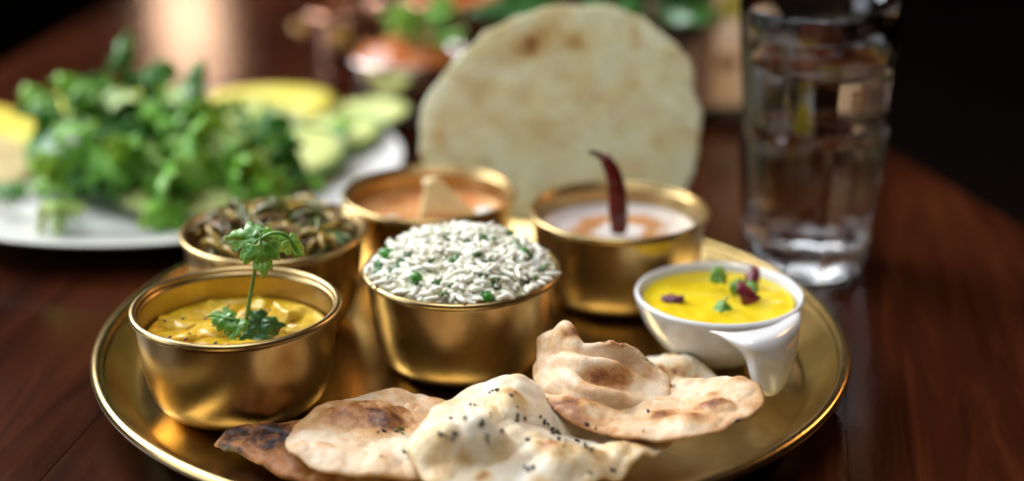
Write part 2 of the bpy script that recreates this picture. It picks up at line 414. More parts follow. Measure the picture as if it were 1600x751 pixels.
M['water'] = glass('still water', 1.333)
def raita():
    m, nt, b = new_mat('raita with tamarind'); tc = node(nt, 'ShaderNodeTexCoord')
    ln = node(nt, 'ShaderNodeVectorMath', operation='LENGTH')
    sx = node(nt, 'ShaderNodeMapping'); sx.inputs['Scale'].default_value = (1, 1, 0); nt.links.new(tc.outputs['Object'], sx.inputs['Vector'])
    nt.links.new(sx.outputs[0], ln.inputs[0])
    n = noise_tex(nt, tc.outputs['Object'], 70, 3, 0.5)
    ma = node(nt, 'ShaderNodeMath', operation='MULTIPLY_ADD'); nt.links.new(n, ma.inputs[0]); ma.inputs[1].default_value = 0.022; nt.links.new(ln.outputs['Value'], ma.inputs[2])
    mr = node(nt, 'ShaderNodeMapRange'); mr.inputs['From Max'].default_value = 0.06; nt.links.new(ma.outputs[0], mr.inputs['Value'])
    c = ramp(nt, mr.outputs[0], [(0.0, (0.66, 0.60, 0.56)), (0.38, (0.68, 0.62, 0.58)), (0.46, (0.40, 0.17, 0.06)), (0.58, (0.46, 0.22, 0.09)), (0.68, (0.64, 0.58, 0.55)), (1.0, (0.55, 0.48, 0.44))])
    nt.links.new(c, b.inputs['Base Color']); b.inputs['Roughness'].default_value = 0.22
    bump(nt, b, n, 0.3, 0.001); return m
M['raita'] = raita()

# ------------------------------------------------------------------ setting: floor, table
V, Fc = box((0, 2, -0.76), (14, 14, 0.02)); tag(obj('floor', V, Fc, M['floor'], smooth=False), kind='structure')
TA = R(-9.7)                                                   # the boards run away from the camera, slightly to the right
ct, st = math.cos(TA), math.sin(TA)
table = bpy.data.objects.new('table', None); COL.objects.link(table); tag(table, kind='structure'); BASE['table'] = np.zeros(3)
tdir = np.array([-st, ct]); tside = np.array([ct, st])
left_pt = np.array([-0.445, 1.37]); x_left = left_pt @ tside
W_PL, L0, L1, TH = 0.118, -0.35, 1.85, 0.032
npl = 13
EDGE_P, EDGE_D = np.array([0.360, 0.85]), np.array([-0.287, 0.958])   # right-hand edge of the table top
def clip_right(poly, off=0.0):
    nrm = np.array([EDGE_D[1], -EDGE_D[0]]); f = lambda q: (np.asarray(q) - EDGE_P) @ nrm - off
    out = []
    for a_, b_ in zip(poly, poly[1:] + poly[:1]):
        fa, fb = f(a_), f(b_)
        if fa <= 0: out.append(np.asarray(a_))
        if fa * fb < 0: out.append(np.asarray(a_) + (np.asarray(b_) - np.asarray(a_)) * fa / (fa - fb))
    return out
for k in range(npl):
    wd = W_PL; x0 = x_left + k * wd
    cx = x0 + wd / 2; cy = (L0 + L1) / 2
    dz = random.uniform(-0.0002, 0.0)
    p = tside * cx + tdir * cy
    poly = [(-wd / 2 + .00004, -(L1 - L0) / 2), (wd / 2 - .00004, -(L1 - L0) / 2), (wd / 2 - .00004, (L1 - L0) / 2), (-wd / 2 + .00004, (L1 - L0) / 2)]
    poly = clip_right([(p + tside * a_ + tdir * b_) for a_, b_ in poly])
    if len(poly) < 3: continue
    poly = [((q - p) @ tside, (q - p) @ tdir) for q in poly]; cm = np.mean(poly, 0); n_ = len(poly)
    Vb = [(a_, b_, -TH) for a_, b_ in poly] + [(a_, b_, -.0003) for a_, b_ in poly] + [(a_ - .0002 * np.sign(a_ - cm[0]), b_ - .0002 * np.sign(b_ - cm[1]), 0) for a_, b_ in poly]
    Fb = [tuple(reversed(range(n_))), tuple(range(2 * n_, 3 * n_))]
    for r0 in range(2):
        for q in range(n_): Fb.append((r0 * n_ + q, r0 * n_ + (q + 1) % n_, (r0 + 1) * n_ + (q + 1) % n_, (r0 + 1) * n_ + q))
    o = bpy.data.objects.new('plank', mesh('plank', Vb, Fb, M['wood'], smooth=False)); COL.objects.link(o); o.parent = table
    o.location = (p[0], p[1], dz); o.rotation_euler = (0, 0, TA)
ap = clip_right([np.array([-.50, -.1]), np.array([.62, -.1]), np.array([.62, 1.62]), np.array([-.36, 1.62])], -.05); n_ = len(ap)
Vb = [(x, y, -.10) for x, y in ap] + [(x, y, -.034) for x, y in ap]
obj('apron', Vb, [tuple(reversed(range(n_))), tuple(range(n_, 2 * n_))] + [(q, (q + 1) % n_, n_ + (q + 1) % n_, n_ + q) for q in range(n_)], M['wood'], table, smooth=False)
for (x, y) in ((-.42, 0.0), (.48, 0.0), (-.30, 1.52), (.08, 1.52)):
    Vb, Fb = box((x, y, -0.74), (0.07, 0.07, 0.639), 0, 0.004); obj('leg', Vb, Fb, M['wood'], table, smooth=False)
# ------------------------------------------------------------------ brass tray
TC = np.array([-0.0198, 0.759]); TF = 0.005                     # centre, height of the tray floor
tray = thing('brass_tray', (TC[0], TC[1], 0.0005), 'large round brass thali tray with rolled rim under the bowls and bread', 'tray')
pr = smooth_profile([(0.150, 0.0), (0.160, 0.0008), (0.168, 0.0042), (0.176, 0.0105), (0.1835, 0.0185)], 5)
top = smooth_profile([(0.1815, 0.0205), (0.1745, 0.0128), (0.1665, 0.0068), (0.157, 0.0047), (0.146, 0.0044)], 5)
pr = [(0, 0.0)] + [tuple(q) for q in pr] + [tuple(q) for q in top] + [(0.08, 0.0044), (0.0, 0.0044)]
V, Fc = lathe(pr, (TC[0], TC[1], 0.0006), 160); obj('dish', V, Fc, M['tray'], tray)
a = np.linspace(0, 2 * math.pi, 17)[:-1]
lip = [(0.1848 + 0.0030 * math.cos(t) - 0.0004, 0.0212 + 0.0024 * math.sin(t)) for t in a]; lip.append(lip[0])
V, Fc = lathe(lip, (TC[0], TC[1], 0.0006), 180); obj('rim', V, Fc, M['tray'], tray)

# ------------------------------------------------------------------ brass bowls
def brass_bowl(x, y, label, s=1.0, sz=1.0, mat='bowl', z0=TF, grp='brass bowls on the tray', name='brass_bowl', cat='bowl', tilt=None):
    t = thing(name, (x, y, z0), label, cat, grp)
    out = smooth_profile([(0.026, 0.0), (0.0315, 0.0010), (0.0378, 0.0052), (0.0422, 0.0125), (0.0448, 0.0240), (0.0463, 0.038), (0.0470, 0.0500)], 5)
    inn = smooth_profile([(0.0455, 0.0500), (0.0447, 0.038), (0.0432, 0.0245), (0.0404, 0.0140), (0.0350, 0.0068), (0.026, 0.0035)], 5)
    pr = [(0, 0.0)] + [(r, z) for r, z in out] + [(r, z) for r, z in inn] + [(0, 0.003)]
    pr = [(r * s, z * sz) for r, z in pr]
    wob = lambda a, r, z: 1 + 0.004 * math.sin(2 * a + x * 50) + 0.002 * math.sin(5 * a + y * 90)
    V, Fc = lathe(pr, (x, y, z0), 112, wob); b = obj('body', V, Fc, M[mat], t)
    A = np.linspace(0, 2 * math.pi, 15)[:-1]
    lp = [(s * (0.0478 + 0.0018 * math.cos(q)), sz * (0.0510 + 0.0016 * math.sin(q))) for q in A]; lp.append(lp[0])
    V, Fc = lathe(lp, (x, y, z0), 128, wob); obj('rim', V, Fc, M[mat], t)
    return t
B1, B2, B3, B4, B5 = (-0.1298, 0.7128), (-0.1258, 0.8150), (-0.0464, 0.8760), (-0.0250, 0.7596), (0.0584, 0.8468)
brass_bowl(*B1, 'brass bowl of yellow curry with tall coriander sprig, nearest the tray edge')
brass_bowl(*B2, 'brass bowl of dark shredded vegetables between curry bowl and salad plate')
brass_bowl(*B3, 'brass bowl holding orange chutney and a pale wedge, before the papad')
brass_bowl(*B4, 'brass bowl heaped with white rice and peas, behind the naan')
brass_bowl(*B5, 'brass bowl of white raita with a red chilli standing in it')

def surface(name, c, z, rad, mat, amp, sc_, label, cat, seed=0.0, depth=0.006, dome=0.0):
    """food filling a bowl: uneven top, closed below"""
    NA, NR = 96, 26; A = np.linspace(0, 2 * math.pi, NA, endpoint=False); r = np.linspace(0, 1, NR + 1)
    S = np.zeros((NR + 1, NA, 3)); S[..., 0] = c[0] + rad * r[:, None] * np.cos(A); S[..., 1] = c[1] + rad * r[:, None] * np.sin(A)
    h = amp * fbm(S * [1, 1, 0], sc_, 4, seed) * (1 - r[:, None] ** 8) + dome * (1 - r[:, None] ** 2) + 0.0012 * np.clip(r[:, None] - 0.93, 0, 1) / 0.07
    S[..., 2] = z + h
    V = [S[0, 0]] + list(S[1:].reshape(-1, 3)); Fc = []
    ix = lambda i, k: 0 if i == 0 else 1 + (i - 1) * NA + k % NA
    for i in range(NR):
        for k in range(NA):
            Fc.append((0, ix(1, k), ix(1, k + 1)) if i == 0 else (ix(i, k), ix(i + 1, k), ix(i + 1, k + 1), ix(i, k + 1)))
    n0 = len(V)
    for k in range(NA): V.append((c[0] + rad * 0.86 * math.cos(A[k]), c[1] + rad * 0.86 * math.sin(A[k]), z - depth))
    for k in range(NA): Fc.append((ix(NR, k), n0 + k, n0 + (k + 1) % NA, ix(NR, k + 1)))
    Fc.append(tuple(n0 + k for k in reversed(range(NA))))
    t = thing(name, (c[0], c[1], z), label, cat)
    obj('sauce', V, Fc, M[mat], t)
    return t

def lump(rx, ry, rz, amp, fr, seed, n=10, m=14, sq=0.75):
    """rounded block with uneven faces, unit-less centre"""
    V, Fc = [], []
    for i in range(n + 1):
        ph = -math.pi / 2 + math.pi * i / n
        for k in range(m):
            th = 2 * math.pi * k / m
            f = lambda v: math.copysign(abs(v) ** sq, v)
            V.append((rx * f(math.cos(ph)) * f(math.cos(th)), ry * f(math.cos(ph)) * f(math.sin(th)), rz * f(math.sin(ph))))
    V = np.array(V); nn = fbm(V, fr, 2, seed)[:, None]; V = V * (1 + amp * nn)
    for i in range(n):
        for k in range(m): Fc.append((i * m + k, i * m + (k + 1) % m, (i + 1) * m + (k + 1) % m, (i + 1) * m + k))
    return V, Fc

def leaf_mesh(name, L, W, lobes, depth, cup, ruffle, mat, NR=9, NA=64, T=0.0005, seed=0.0, wave=3):
    """lobed leaf, base at origin, tip along +Y, in its own coordinates"""
    A = np.linspace(0, 2 * math.pi, NA, endpoint=False); r = (np.linspace(0, 1, NR + 1))[:, None]
    rad = 1 - depth * (0.5 + 0.5 * np.cos(lobes * A)) * (1 - 0.25 * np.cos(A - math.pi / 2)) - 0.06 * np.abs(np.sin(lobes * 2.5 * A))
    back = np.clip(-np.sin(A), 0, 1); rad = rad * (1 - 0.25 * back ** 2)
    x = W / 2 * r * rad * np.cos(A); y = L / 2 * r * rad * np.sin(A) + L * 0.42
    z = -cup * (r ** 2) * (0.6 + 0.4 * np.cos(2 * A)) + ruffle * r ** 2 * np.sin(A * wave + seed) + ruffle * 0.8 * r * np.sin(A * (wave * 2 + 1) + 2 * seed) * r - 0.12 * cup * np.abs(x) / (W / 2)
    S = np.stack([np.broadcast_to(x, (NR + 1, NA)), np.broadcast_to(y, (NR + 1, NA)), np.broadcast_to(z, (NR + 1, NA))], -1)
    S = S + 0.25 * ruffle * fbm(S, 6 / L, 2, seed)[..., None] * [0, 0, 1]
    V, Fc, _, _ = solid_polar(S, r, T, 10)
    return mesh(name, V, Fc, mat)

# ---- yellow curry with paneer and coriander
cur = surface('yellow_curry', B1, TF + 0.0365, 0.0432, 'curry', 0.0050, 80, 'yellow curry with paneer lumps in the nearest left brass bowl', 'curry', 1.0)
chunks = [((250, 500), .010, .008, .006, 0.3), ((300, 520), .012, .008, .006, 1.2), ((350, 515), .013, .007, .006, 0.2), ((455, 492), .009, .008, .008, 0.7),
          ((400, 470), .011, .009, .006, 2.0), ((330, 480), .010, .008, .006, 2.6), ((470, 512), .010, .007, .005, 0.1), ((280, 485), .009, .008, .005, 1.7), ((425, 520), .010, .008, .005, 2.9)]
for i, ((px, py), a_, b_, c_, rz) in enumerate(chunks):
    q = at(px, py, TF + 0.036)
    dv = q[:2] - np.array(B1); dl = np.linalg.norm(dv)
    if dl > 0.033: q[:2] = np.array(B1) + dv * 0.033 / dl
    V, Fc = lump(a_, b_, c_, 0.5, 190, i * 3.1, 14, 20, sq=0.5)
    inst('paneer_piece', mesh('paneer_piece', V, Fc, M['paneer']), cur, (q[0], q[1], TF + 0.0320), (random.uniform(-.35, .35), random.uniform(-.3, .3), rz))
for i in range(26):
    rr = 0.037 * math.sqrt(random.random()); a_ = random.uniform(0, 6.28); V, Fc = lump(.0011, .0008, .0005, .4, 900, i * 1.7, 5, 7, .9)
    inst('spice_fleck', mesh('spice_fleck', V, Fc, M['flake'] if i % 3 else M['petal']), cur, (B1[0] + rr * math.cos(a_), B1[1] + rr * math.sin(a_), TF + 0.0405 + random.uniform(-.001, .0012)), (0, 0, a_))
cor = thing('coriander_sprig', (*at(385, 522, TF + 0.036)[:2], TF + 0.034), 'tall fresh coriander sprig standing in the yellow curry', 'herb')
yb = at(385, 525, TF + 0.036)[1]
P = [atY(382, 522, yb), atY(388, 480, yb + 0.001), atY(397, 430, yb + 0.001), atY(405, 385, yb), atY(407, 372, yb)]
V, Fc = tube(cr_open(np.array(P), 20), np.linspace(0.0011, 0.0008, 20), 8); obj('stem', V, Fc, M['stem'], cor)
def coriander_mesh(L, W, cup, seed, mat):
    O = np.array([(0, 0), (.10, .10), (.30, .06), (.42, .18), (.36, .27), (.50, .36), (.46, .50), (.33, .50), (.24, .46), (.27, .62), (.22, .76), (.10, .80), (.04, .96), (-.08, .90), (-.12, .76), (-.24, .72), (-.25, .58), (-.22, .45), (-.36, .52), (-.48, .44), (-.46, .32), (-.38, .24), (-.44, .12), (-.28, .05), (-.10, .09)])
    O = np.c_[O[:, 0] * W, O[:, 1] * L, np.zeros(len(O))]; rs = np.random.default_rng(int(seed * 10)); O[1:] += rs.normal(0, .02, (len(O) - 1, 3)) * [W, L, 0]
    c = np.array([0, .34 * L, 0]); S, r = polar_surface(c, c + (O - c) * .55, O, 10, 100)
    x, y = S[..., 0] / W, S[..., 1] / L
    S[..., 2] = -cup * (1.6 * x * x + .55 * (y - .2) ** 2) + .10 * cup * np.sin(9 * x + seed) * y + .18 * cup * fbm(S, 5 / L, 2, seed) - .0008 * np.exp(-(x / .03) ** 2)
    V, Fc, _, _ = solid_polar(S, r, .0003, 12); return mesh('leaf', V, Fc, mat)
lm1 = coriander_mesh(0.0200, 0.0205, 0.008, 0.4, M['leaf'])
lm2 = coriander_mesh(0.0190, 0.0180, 0.010, 2.1, M['leaf'])
lm3 = coriander_mesh(0.0200, 0.0200, 0.010, 1.2, M['leaf_dark'])
lm4 = coriander_mesh(0.0140, 0.0130, 0.007, 3.3, M['leaf'])
top = atY(407, 373, yb)
inst('leaf', lm1, cor, top, (R(-6), R(-48), R(82)))
inst('leaf', lm2, cor, top, (R(-20), R(42), R(-70)))
inst('leaf', lm2, cor, top, (R(-58), R(0), R(-165)))
inst('leaf', lm4, cor, top, (R(8), R(-30), R(40)))
inst('leaf', lm4, cor, atY(448, 368, yb), (R(-50), R(20), R(-110)))
P = [top, atY(425, 364, yb), atY(445, 366, yb), atY(460, 385, yb), atY(464, 402, yb)]
V, Fc = tube(cr_open(np.array(P), 16), np.linspace(0.0007, 0.0012, 16), 6); obj('stem', V, Fc, M['leaf'], cor)
low = at(383, 524, TF + 0.037)
inst('leaf', lm3, cor, low + [0.001, -0.001, 0.007], (R(-8), R(40), R(-84)))
inst('leaf', lm3, cor, low + [0.000, -0.002, 0.006], (R(-30), R(20), R(-118)))
inst('leaf', lm4, cor, low + [-0.005, 0.001, 0.008], (R(12), R(-45), R(78)))
inst('leaf', lm4, cor, low + [-0.003, 0.001, 0.008], (R(-12), R(-35), R(100)))
inst('leaf', lm4, cor, low + [-0.002, 0.002, 0.009], (R(-40), R(0), R(160)))
P = [low, low + [-0.003, 0.001, 0.007], low + [-0.010, 0.001, 0.009]]
V, Fc = tube(cr_open(np.array(P), 10), 0.0006, 6); obj('stem', V, Fc, M['stem'], cor)

# ---- dark shredded vegetables
stw = surface('shredded_vegetables', B2, TF + 0.040, 0.0442, 'stew', 0.004, 60, 'dark shredded vegetable curry heaped in a brass bowl', 'curry', 5.0, dome=0.006)
sm = []
for i in range(9):
    n = 10; t = np.linspace(0, 1, n); L = random.uniform(.014, .030); k = random.uniform(0.8, 2.6); ph = random.uniform(0, 6)
    P = np.stack([L * (t - .5), 0.16 * L * np.sin(k * 2.4 * t + ph), 0.34 * L * np.sin(math.pi * t) * random.uniform(.3, 1.3)], 1)
    V, Fc = tube(P, random.uniform(.0009, .0017) * (1 - 0.6 * np.abs(2 * t - 1) ** 3), 6)
    sm.append(mesh('vegetable_shred', V, Fc, M[('shred_brown', 'shred_green', 'shred_gold', 'shred_brown', 'shred_green', 'shred_brown', 'shred_gold', 'shred_green', 'shred_brown')[i]]))
for i in range(120):
    rr = 0.039 * math.sqrt(random.random()); a_ = random.uniform(0, 6.28)
    inst('vegetable_shred', sm[i % 9], stw, (B2[0] + rr * math.cos(a_), B2[1] + rr * math.sin(a_), TF + 0.0455 + 0.006 * (1 - (rr / .04) ** 2) + random.uniform(-.001, .004)),
         (random.uniform(-.5, .5), random.uniform(-.5, .5), random.uniform(0, 6.28)))
lmd = leaf_mesh('leaf', 0.020, 0.018, 3, 0.2, 0.005, 0.002, M['leaf_dark'], seed=0.9)
for i, (dx, dy, rz) in enumerate([(-.004, .008, 30), (.006, .012, -50), (-.012, .014, 100), (.004, .002, 200), (-.002, .018, 10), (.024, -.004, 260), (.000, .010, 75), (.012, .006, 140), (-.008, .004, 320), (.014, .018, 30), (-.018, .006, 60), (.030, .006, 120), (.006, .024, 220)]):
    inst('leaf', lmd, stw, (B2[0] + dx, B2[1] + dy, TF + 0.055), (R(random.uniform(-30, 20)), R(random.uniform(-20, 20)), R(rz)), (1.1,) * 3)

# ---- orange chutney with wedge
chu = surface('orange_chutney', B3, TF + 0.038, 0.0438, 'chutney', 0.002, 60, 'orange chutney in the brass bowl in front of the papad', 'chutney', 9.0)
V, Fc = lump(.010, .006, .0025, 0.2, 120, 4.0, sq=0.9); 
for dx, dy in ((.022, -.006), (.030, .002), (-.020, -.014)):
    inst('yogurt_dollop', mesh('yogurt_dollop', V, Fc, M['yogurt']), chu, (B3[0] + dx, B3[1] + dy, TF + 0.039), (0, 0, dx * 40))
q = at(700, 335, TF + 0.042); yw = q[1]
tri = np.array([atY(652, 342, yw), atY(756, 340, yw + .004), atY(668, 278, yw + .007)])
g = []
for u in np.linspace(0, 1, 5):
    g.append([tri[0] * (1 - u) + tri[2] * u, (tri[0] + tri[1]) / 2 * (1 - u) + tri[2] * u + [0.001, -.002, 0.001], tri[1] * (1 - u) + tri[2] * u + [.0025 * u, 0, 0]])
S = cr_open(np.array(g), 18); S = cr_open(S.transpose(1, 0, 2), 18)
V, Fc, _ = solid_grid(S, 0.007)
tag(obj('crisp_wedge', V, Fc, M['wedge'], base=(q[0], q[1], TF + 0.038)), 'pale yellow triangular wedge standing in the orange chutney', 'wedge')

# ---- raita with chilli
surface('raita', B5, TF + 0.0395, 0.0440, 'raita', 0.0018, 50, 'white raita with brown tamarind swirl around the red chilli', 'raita', 12.0)
chl = thing('red_chilli', (B5[0], B5[1] - 0.012, TF + 0.038), 'dried dark red chilli standing curved in the raita bowl', 'chilli')
yc = B5[1] - 0.010
P = np.array([atY(966, 362, yc), atY(966, 335, yc), atY(964, 300, yc), atY(958, 272, yc), atY(948, 253, yc), atY(940, 245, yc)])
rr = np.interp(np.linspace(0, 1, 26), [0, .25, .55, .85, 1], [.0046, .0054, .0048, .0032, .0018])
Pf = cr_open(P, 60); rr = np.interp(np.linspace(0, 1, 60), np.linspace(0, 1, 26), rr); V, Fc = tube(Pf, rr, 24); V = V + (0.0011 * fbm(V * [1, 1, .45], 300, 3)[:, None]) * [1, 1, .3]; obj('pod', V, Fc, M['chili'], chl)
P = np.array([atY(943, 248, yc), atY(934, 241, yc), atY(920, 237, yc)])
V, Fc = tube(cr_open(P, 10), np.linspace(.0020, .0012, 10), 8); obj('stalk', V, Fc, M['chili_stem'], chl)

# ------------------------------------------------------------------ rice
ZR = TF + 0.052
def mound(x, y):
    dx, dy = (x - B4[0]), (y - B4[1]); r = np.hypot(dx, dy) / 0.0455
    h = 0.0135 * np.clip(1 - r ** 4.5, 0, 1) + 0.006 * np.exp(-((dx + 0.018) ** 2 + (dy - 0.012) ** 2) / 0.016 ** 2) * np.clip(1.15 - r, 0, 1) + 0.003 * np.exp(-((dx - 0.006) ** 2 + (dy - 0.010) ** 2) / 0.011 ** 2)
    P = np.stack([x, y, 0 * x], -1)
    return ZR - 0.004 + h + 0.0055 * fbm(P, 80, 2, 3.0) * np.clip(1.05 - r, 0, 1)
rice = thing('rice_heap', (B4[0], B4[1], ZR - 0.004), 'heap of white pea rice filling the middle brass bowl', 'rice')
NA, NR = 72, 24; A = np.linspace(0, 2 * math.pi, NA, endpoint=False); r_ = np.linspace(0, 1, NR + 1)[:, None]
X = B4[0] + 0.0445 * r_ * np.cos(A); Y = B4[1] + 0.0445 * r_ * np.sin(A); S = np.stack([X, Y, mound(X, Y) - 0.0022], -1)
V, Fc, _, _ = solid_polar(S, r_, 0.006, 8); obj('rice_mass', V, Fc, M['rice_base'], rice)
def grain(L, w, bend):
    n = 6; t = np.linspace(-1, 1, n); P = np.stack([L / 2 * t, bend * L * (1 - t * t), 0 * t], 1)
    return tube(P, w * np.sqrt(np.clip(1 - (np.abs(t) * 0.96) ** 2.4, 0.03, 1)), 5)
gm = [grain(random.uniform(.0066, .0096), random.uniform(.00125, .00160), random.uniform(-.14, .14)) for _ in range(8)]
gme = [mesh('rice_grain', v, f, M['rice']) for v, f in gm]
G = []
for i in range(980):
    rr = 0.0445 * math.sqrt(random.random()); a_ = random.uniform(0, 6.283)
    x, y = B4[0] + rr * math.cos(a_), B4[1] + rr * math.sin(a_)
    lift = random.random() ** 1.6
    tilt = random.gauss(0, 0.42)
    if rr > 0.038: tilt *= 0.5
    G.append((x, y, float(mound(np.array(x), np.array(y))) - 0.0006 + 0.0042 * lift, random.gauss(0, .3), tilt * .8, random.uniform(0, 6.283), i % 8))
for i in range(16):                                              # a few that have fallen over the rim
    a_ = random.uniform(3.3, 6.1); G.append((B4[0] + .0465 * math.cos(a_), B4[1] + .0465 * math.sin(a_), ZR + 0.0022, 0, random.gauss(0, .15), random.uniform(0, 6.283), i % 8))
order = sorted(range(len(G)), key=lambda i: -(G[i][2] * 2.2 - G[i][1]))
near = set(order[:300]); rest = []
for i, (x, y, z, rx, ry, rz, k) in enumerate(G):
    if i in near: inst('rice_grain', gme[k], rice, (x, y, z), (rx, ry, rz))
    else:
        v, f = gm[k]; rm = np.array(Euler((rx, ry, rz)).to_matrix()); rest.append((v @ rm.T + [x, y, z], f))
V, Fc = join(rest); tag(obj('rice_grains', V, Fc, M['rice'], rice), kind='stuff')
V, Fc = lump(.0040, .0038, .0037, 0.04, 300, 2.0, 9, 12, 1.0); pm = mesh('pea', V, Fc, M['pea'])
for px, py, z in [(603, 378, .071), (818, 388, .069), (856, 438, .064), (650, 412, .071), (762, 463, .0590)]:
    q = at(px, py, z); q[2] = max(float(mound(q[0], q[1])) + 0.0032, ZR - .002)
    dv = q[:2] - np.array(B4); dl = np.linalg.norm(dv)
    if dl > 0.0425: q[:2] = np.array(B4) + dv * 0.0425 / dl
    inst('pea', pm, rice, q, (random.random(), random.random(), 0), (1, 1, 1) if random.random() < .6 else (.8, .8, .8))
hl = leaf_mesh('herb_flake', .0075, .0055, 3, .2, .001, .0006, M['herb'], 4, 18, .0003)
for i in range(85):
    rr = 0.041 * math.sqrt(random.random()); a_ = random.uniform(0, 6.28); x, y = B4[0] + rr * math.cos(a_), B4[1] + rr * math.sin(a_)
    inst('herb_flake', hl, rice, (x, y, float(mound(np.array(x), np.array(y))) + .0022), (random.uniform(-.6, .6), random.uniform(-.6, .6), random.uniform(0, 6.28)))

# ------------------------------------------------------------------ flatbreads
def naan(name, label, mat, center, outer, mids=None, T=0.006, blisters=(), lump_amp=0.0014, NR=54, NA=200, edge_brown=0.25, base_z=TF, seed=0.0, rough_edge=0.0030, group='flatbreads on the tray', parent=None, haze=0.10, min_z=None, bubbles=34, cap=.72):
    """center/outer/mids: (px, py, height); blisters: (px, py, z, radius, height, brown[, aspect])"""
    c = at(*center); O = np.array([at(*p) for p in outer])
    if mids is None: Mi = c + (O - c) * 0.55; Mi[:, 2] = c[2] * .5 + O[:, 2] * .5
    else: Mi = np.array([at(*p) for p in mids])
    S, r = polar_surface(c, Mi, O, NR, NA)
    nb = fbm(S, 45, 3, seed); nb2 = fbm(S, 110, 2, seed + 4)
    S[..., 2] += lump_amp * nb * (1 - 0.4 * r) + lump_amp * 0.55 * nb2 + 0.00035 * fbm(S, 330, 3, seed + 6) - 0.0003 * np.clip(np.abs(fbm(S, 75, 2, seed + 3)) * -9 + 1, 0, 1)
    outl = (S[-1] - c); S[..., :2] += (outl / (np.linalg.norm(outl, axis=1)[:, None]))[None, :, :2] * (rough_edge * fbm(np.broadcast_to(S[-1][None], S.shape), 60, 2, seed + 9) * r ** 3)[..., None]
    brown = haze + 0.16 * np.clip(fbm(S, 38, 3, seed + 2), -.6, 1) + edge_brown * np.clip((r - 0.93) / 0.07, 0, 1) * (0.6 + 0.8 * fbm(S, 70, 2, seed + 5))
    for b in blisters:
        q = at(*b[:3]); asp = b[6] if len(b) > 6 else 1.0; ang = b[7] if len(b) > 7 else 0.0
        dx, dy = S[..., 0] - q[0], S[..., 1] - q[1]; u = dx * math.cos(ang) + dy * math.sin(ang); v = -dx * math.sin(ang) + dy * math.cos(ang)
        d = np.sqrt((u / asp) ** 2 + v ** 2) / b[3]
        d = d * (1 + 0.18 * fbm(S, 130, 2, b[0] * .1))
        S[..., 2] += b[4] * (0.8 + 0.5 * fbm(S, 85, 3, b[0] * .07)) * np.exp(-(d * 1.1) ** (b[8] if len(b) > 8 else 2.6))
        brown = brown + b[5] * 0.85 * np.exp(-(d * 1.2) ** 2) * (0.8 + 0.9 * fbm(S, 120, 3, b[1] * .1))
    rg = random.Random(int(seed * 10) + 5)
    for _ in range(bubbles):
        k0, k1 = rg.randrange(2, NR - 2), rg.randrange(NA); q = S[k0, k1]; rb = rg.uniform(.0028, .0068)
        d = np.hypot(S[..., 0] - q[0], (S[..., 1] - q[1])) / rb * (1 + .22 * fbm(S, 160, 2, rb * 900))
        S[..., 2] += rb * rg.uniform(.14, .34) * np.exp(-d ** 2.8)
        brown = brown + rg.choice((0, .05, .10, .24, .40)) * np.exp(-(d * 1.3) ** 2) * (.8 + .9 * fbm(S, 150, 2, rb * 500))
    if min_z is not None: S[..., 2] = np.maximum(S[..., 2], min_z)
    V, Fc, attr, top = solid_polar(S, r, T, 7)
    if parent is None:
        t = thing(name, (c[0], c[1], base_z), label, 'flatbread', group); obj('bread', V, Fc, M[mat], t, attrs={'brown': attr(np.clip(brown, 0, cap))})
    else:
        t = parent; obj(name, V, Fc, M[mat], t, attrs={'brown': attr(np.clip(brown, 0, cap))})
    return t, top
def fold(t, name, rows, mat, T, seed, browns=(), lump_amp=.0014, n=44, m=36, haze=0.1, edge=0.12, grid=None):
    g = np.array(grid) if grid is not None else np.array([[at(*p) for p in row] for row in rows]); S = cr_open(g, n); S = cr_open(S.transpose(1, 0, 2), m)
    N = gnorm(S); S = S + N * (lump_amp * fbm(S, 48, 4, seed))[..., None]
    br = haze + 0.16 * np.clip(fbm(S, 45, 3, seed + 1), -.6, 1)
    e = np.minimum(np.minimum(np.linspace(0, 1, m)[:, None], 1 - np.linspace(0, 1, m)[:, None]), np.minimum(np.linspace(0, 1, n)[None], 1 - np.linspace(0, 1, n)[None]))
    br = br + edge * np.clip(1 - e * 14, 0, 1)
    pxy, _ = to_px(S)
    for (px, py, rx, ry, a_) in browns:
        d = np.hypot((pxy[..., 0] - px) / rx, (pxy[..., 1] - py) / ry) * (1 + .2 * fbm(S, 120, 2, px * .1)); br = br + a_ * np.exp(-d ** 3)
    V, Fc, attr = solid_grid(S, T)
    obj(name, V, Fc, M[mat], t, attrs={'brown': attr(np.clip(br, 0, 1))})
    return S
def scatter(t, tops, pts, me, name, jit=0.0):
    P = np.concatenate([s.reshape(-1, 3) for s in tops]); px, d = to_px(P)
    for (x, y) in pts:
        dist = np.hypot(px[:, 0] - x, px[:, 1] - y); c = np.where(dist < 4.0)[0]
        if len(c) == 0: c = [int(np.argmin(dist))]
        k = c[int(np.argmin(d[c]))]
        inst(name, me[random.randrange(len(me))], t, P[k] + [0, 0, 0.0004], (random.uniform(-.5, .5), random.uniform(-.5, .5), random.uniform(0, 6.28)), (random.uniform(.55, 1.3),) * 3)

# charred flatbread, lowest, peeping out on the left
t0, top0 = naan('charred_flatbread', 'dark charred flatbread peeping out at the left, under the paler naan', 'naan_char', (520, 712, .010),
    [(334, 697, .010), (352, 682, .014), (400, 672, .013), (450, 664, .012), (560, 664, .010), (660, 676, .009), (700, 710, .009), (660, 748, .009), (560, 764, .009), (470, 752, .010), (410, 732, .011), (362, 715, .010)],
    T=.006, blisters=[(368, 690, .014, .011, .0040, .62), (430, 690, .014, .012, .0040, .60, 1.4), (400, 676, .013, .008, .002, .45), (402, 716, .012, .013, .0030, .30, 1.7), (450, 715, .012, .010, .002, .30), (470, 676, .012, .010, .003, .5)],
    lump_amp=.0030, edge_brown=1.1, seed=2.0, haze=.14, cap=1.0)
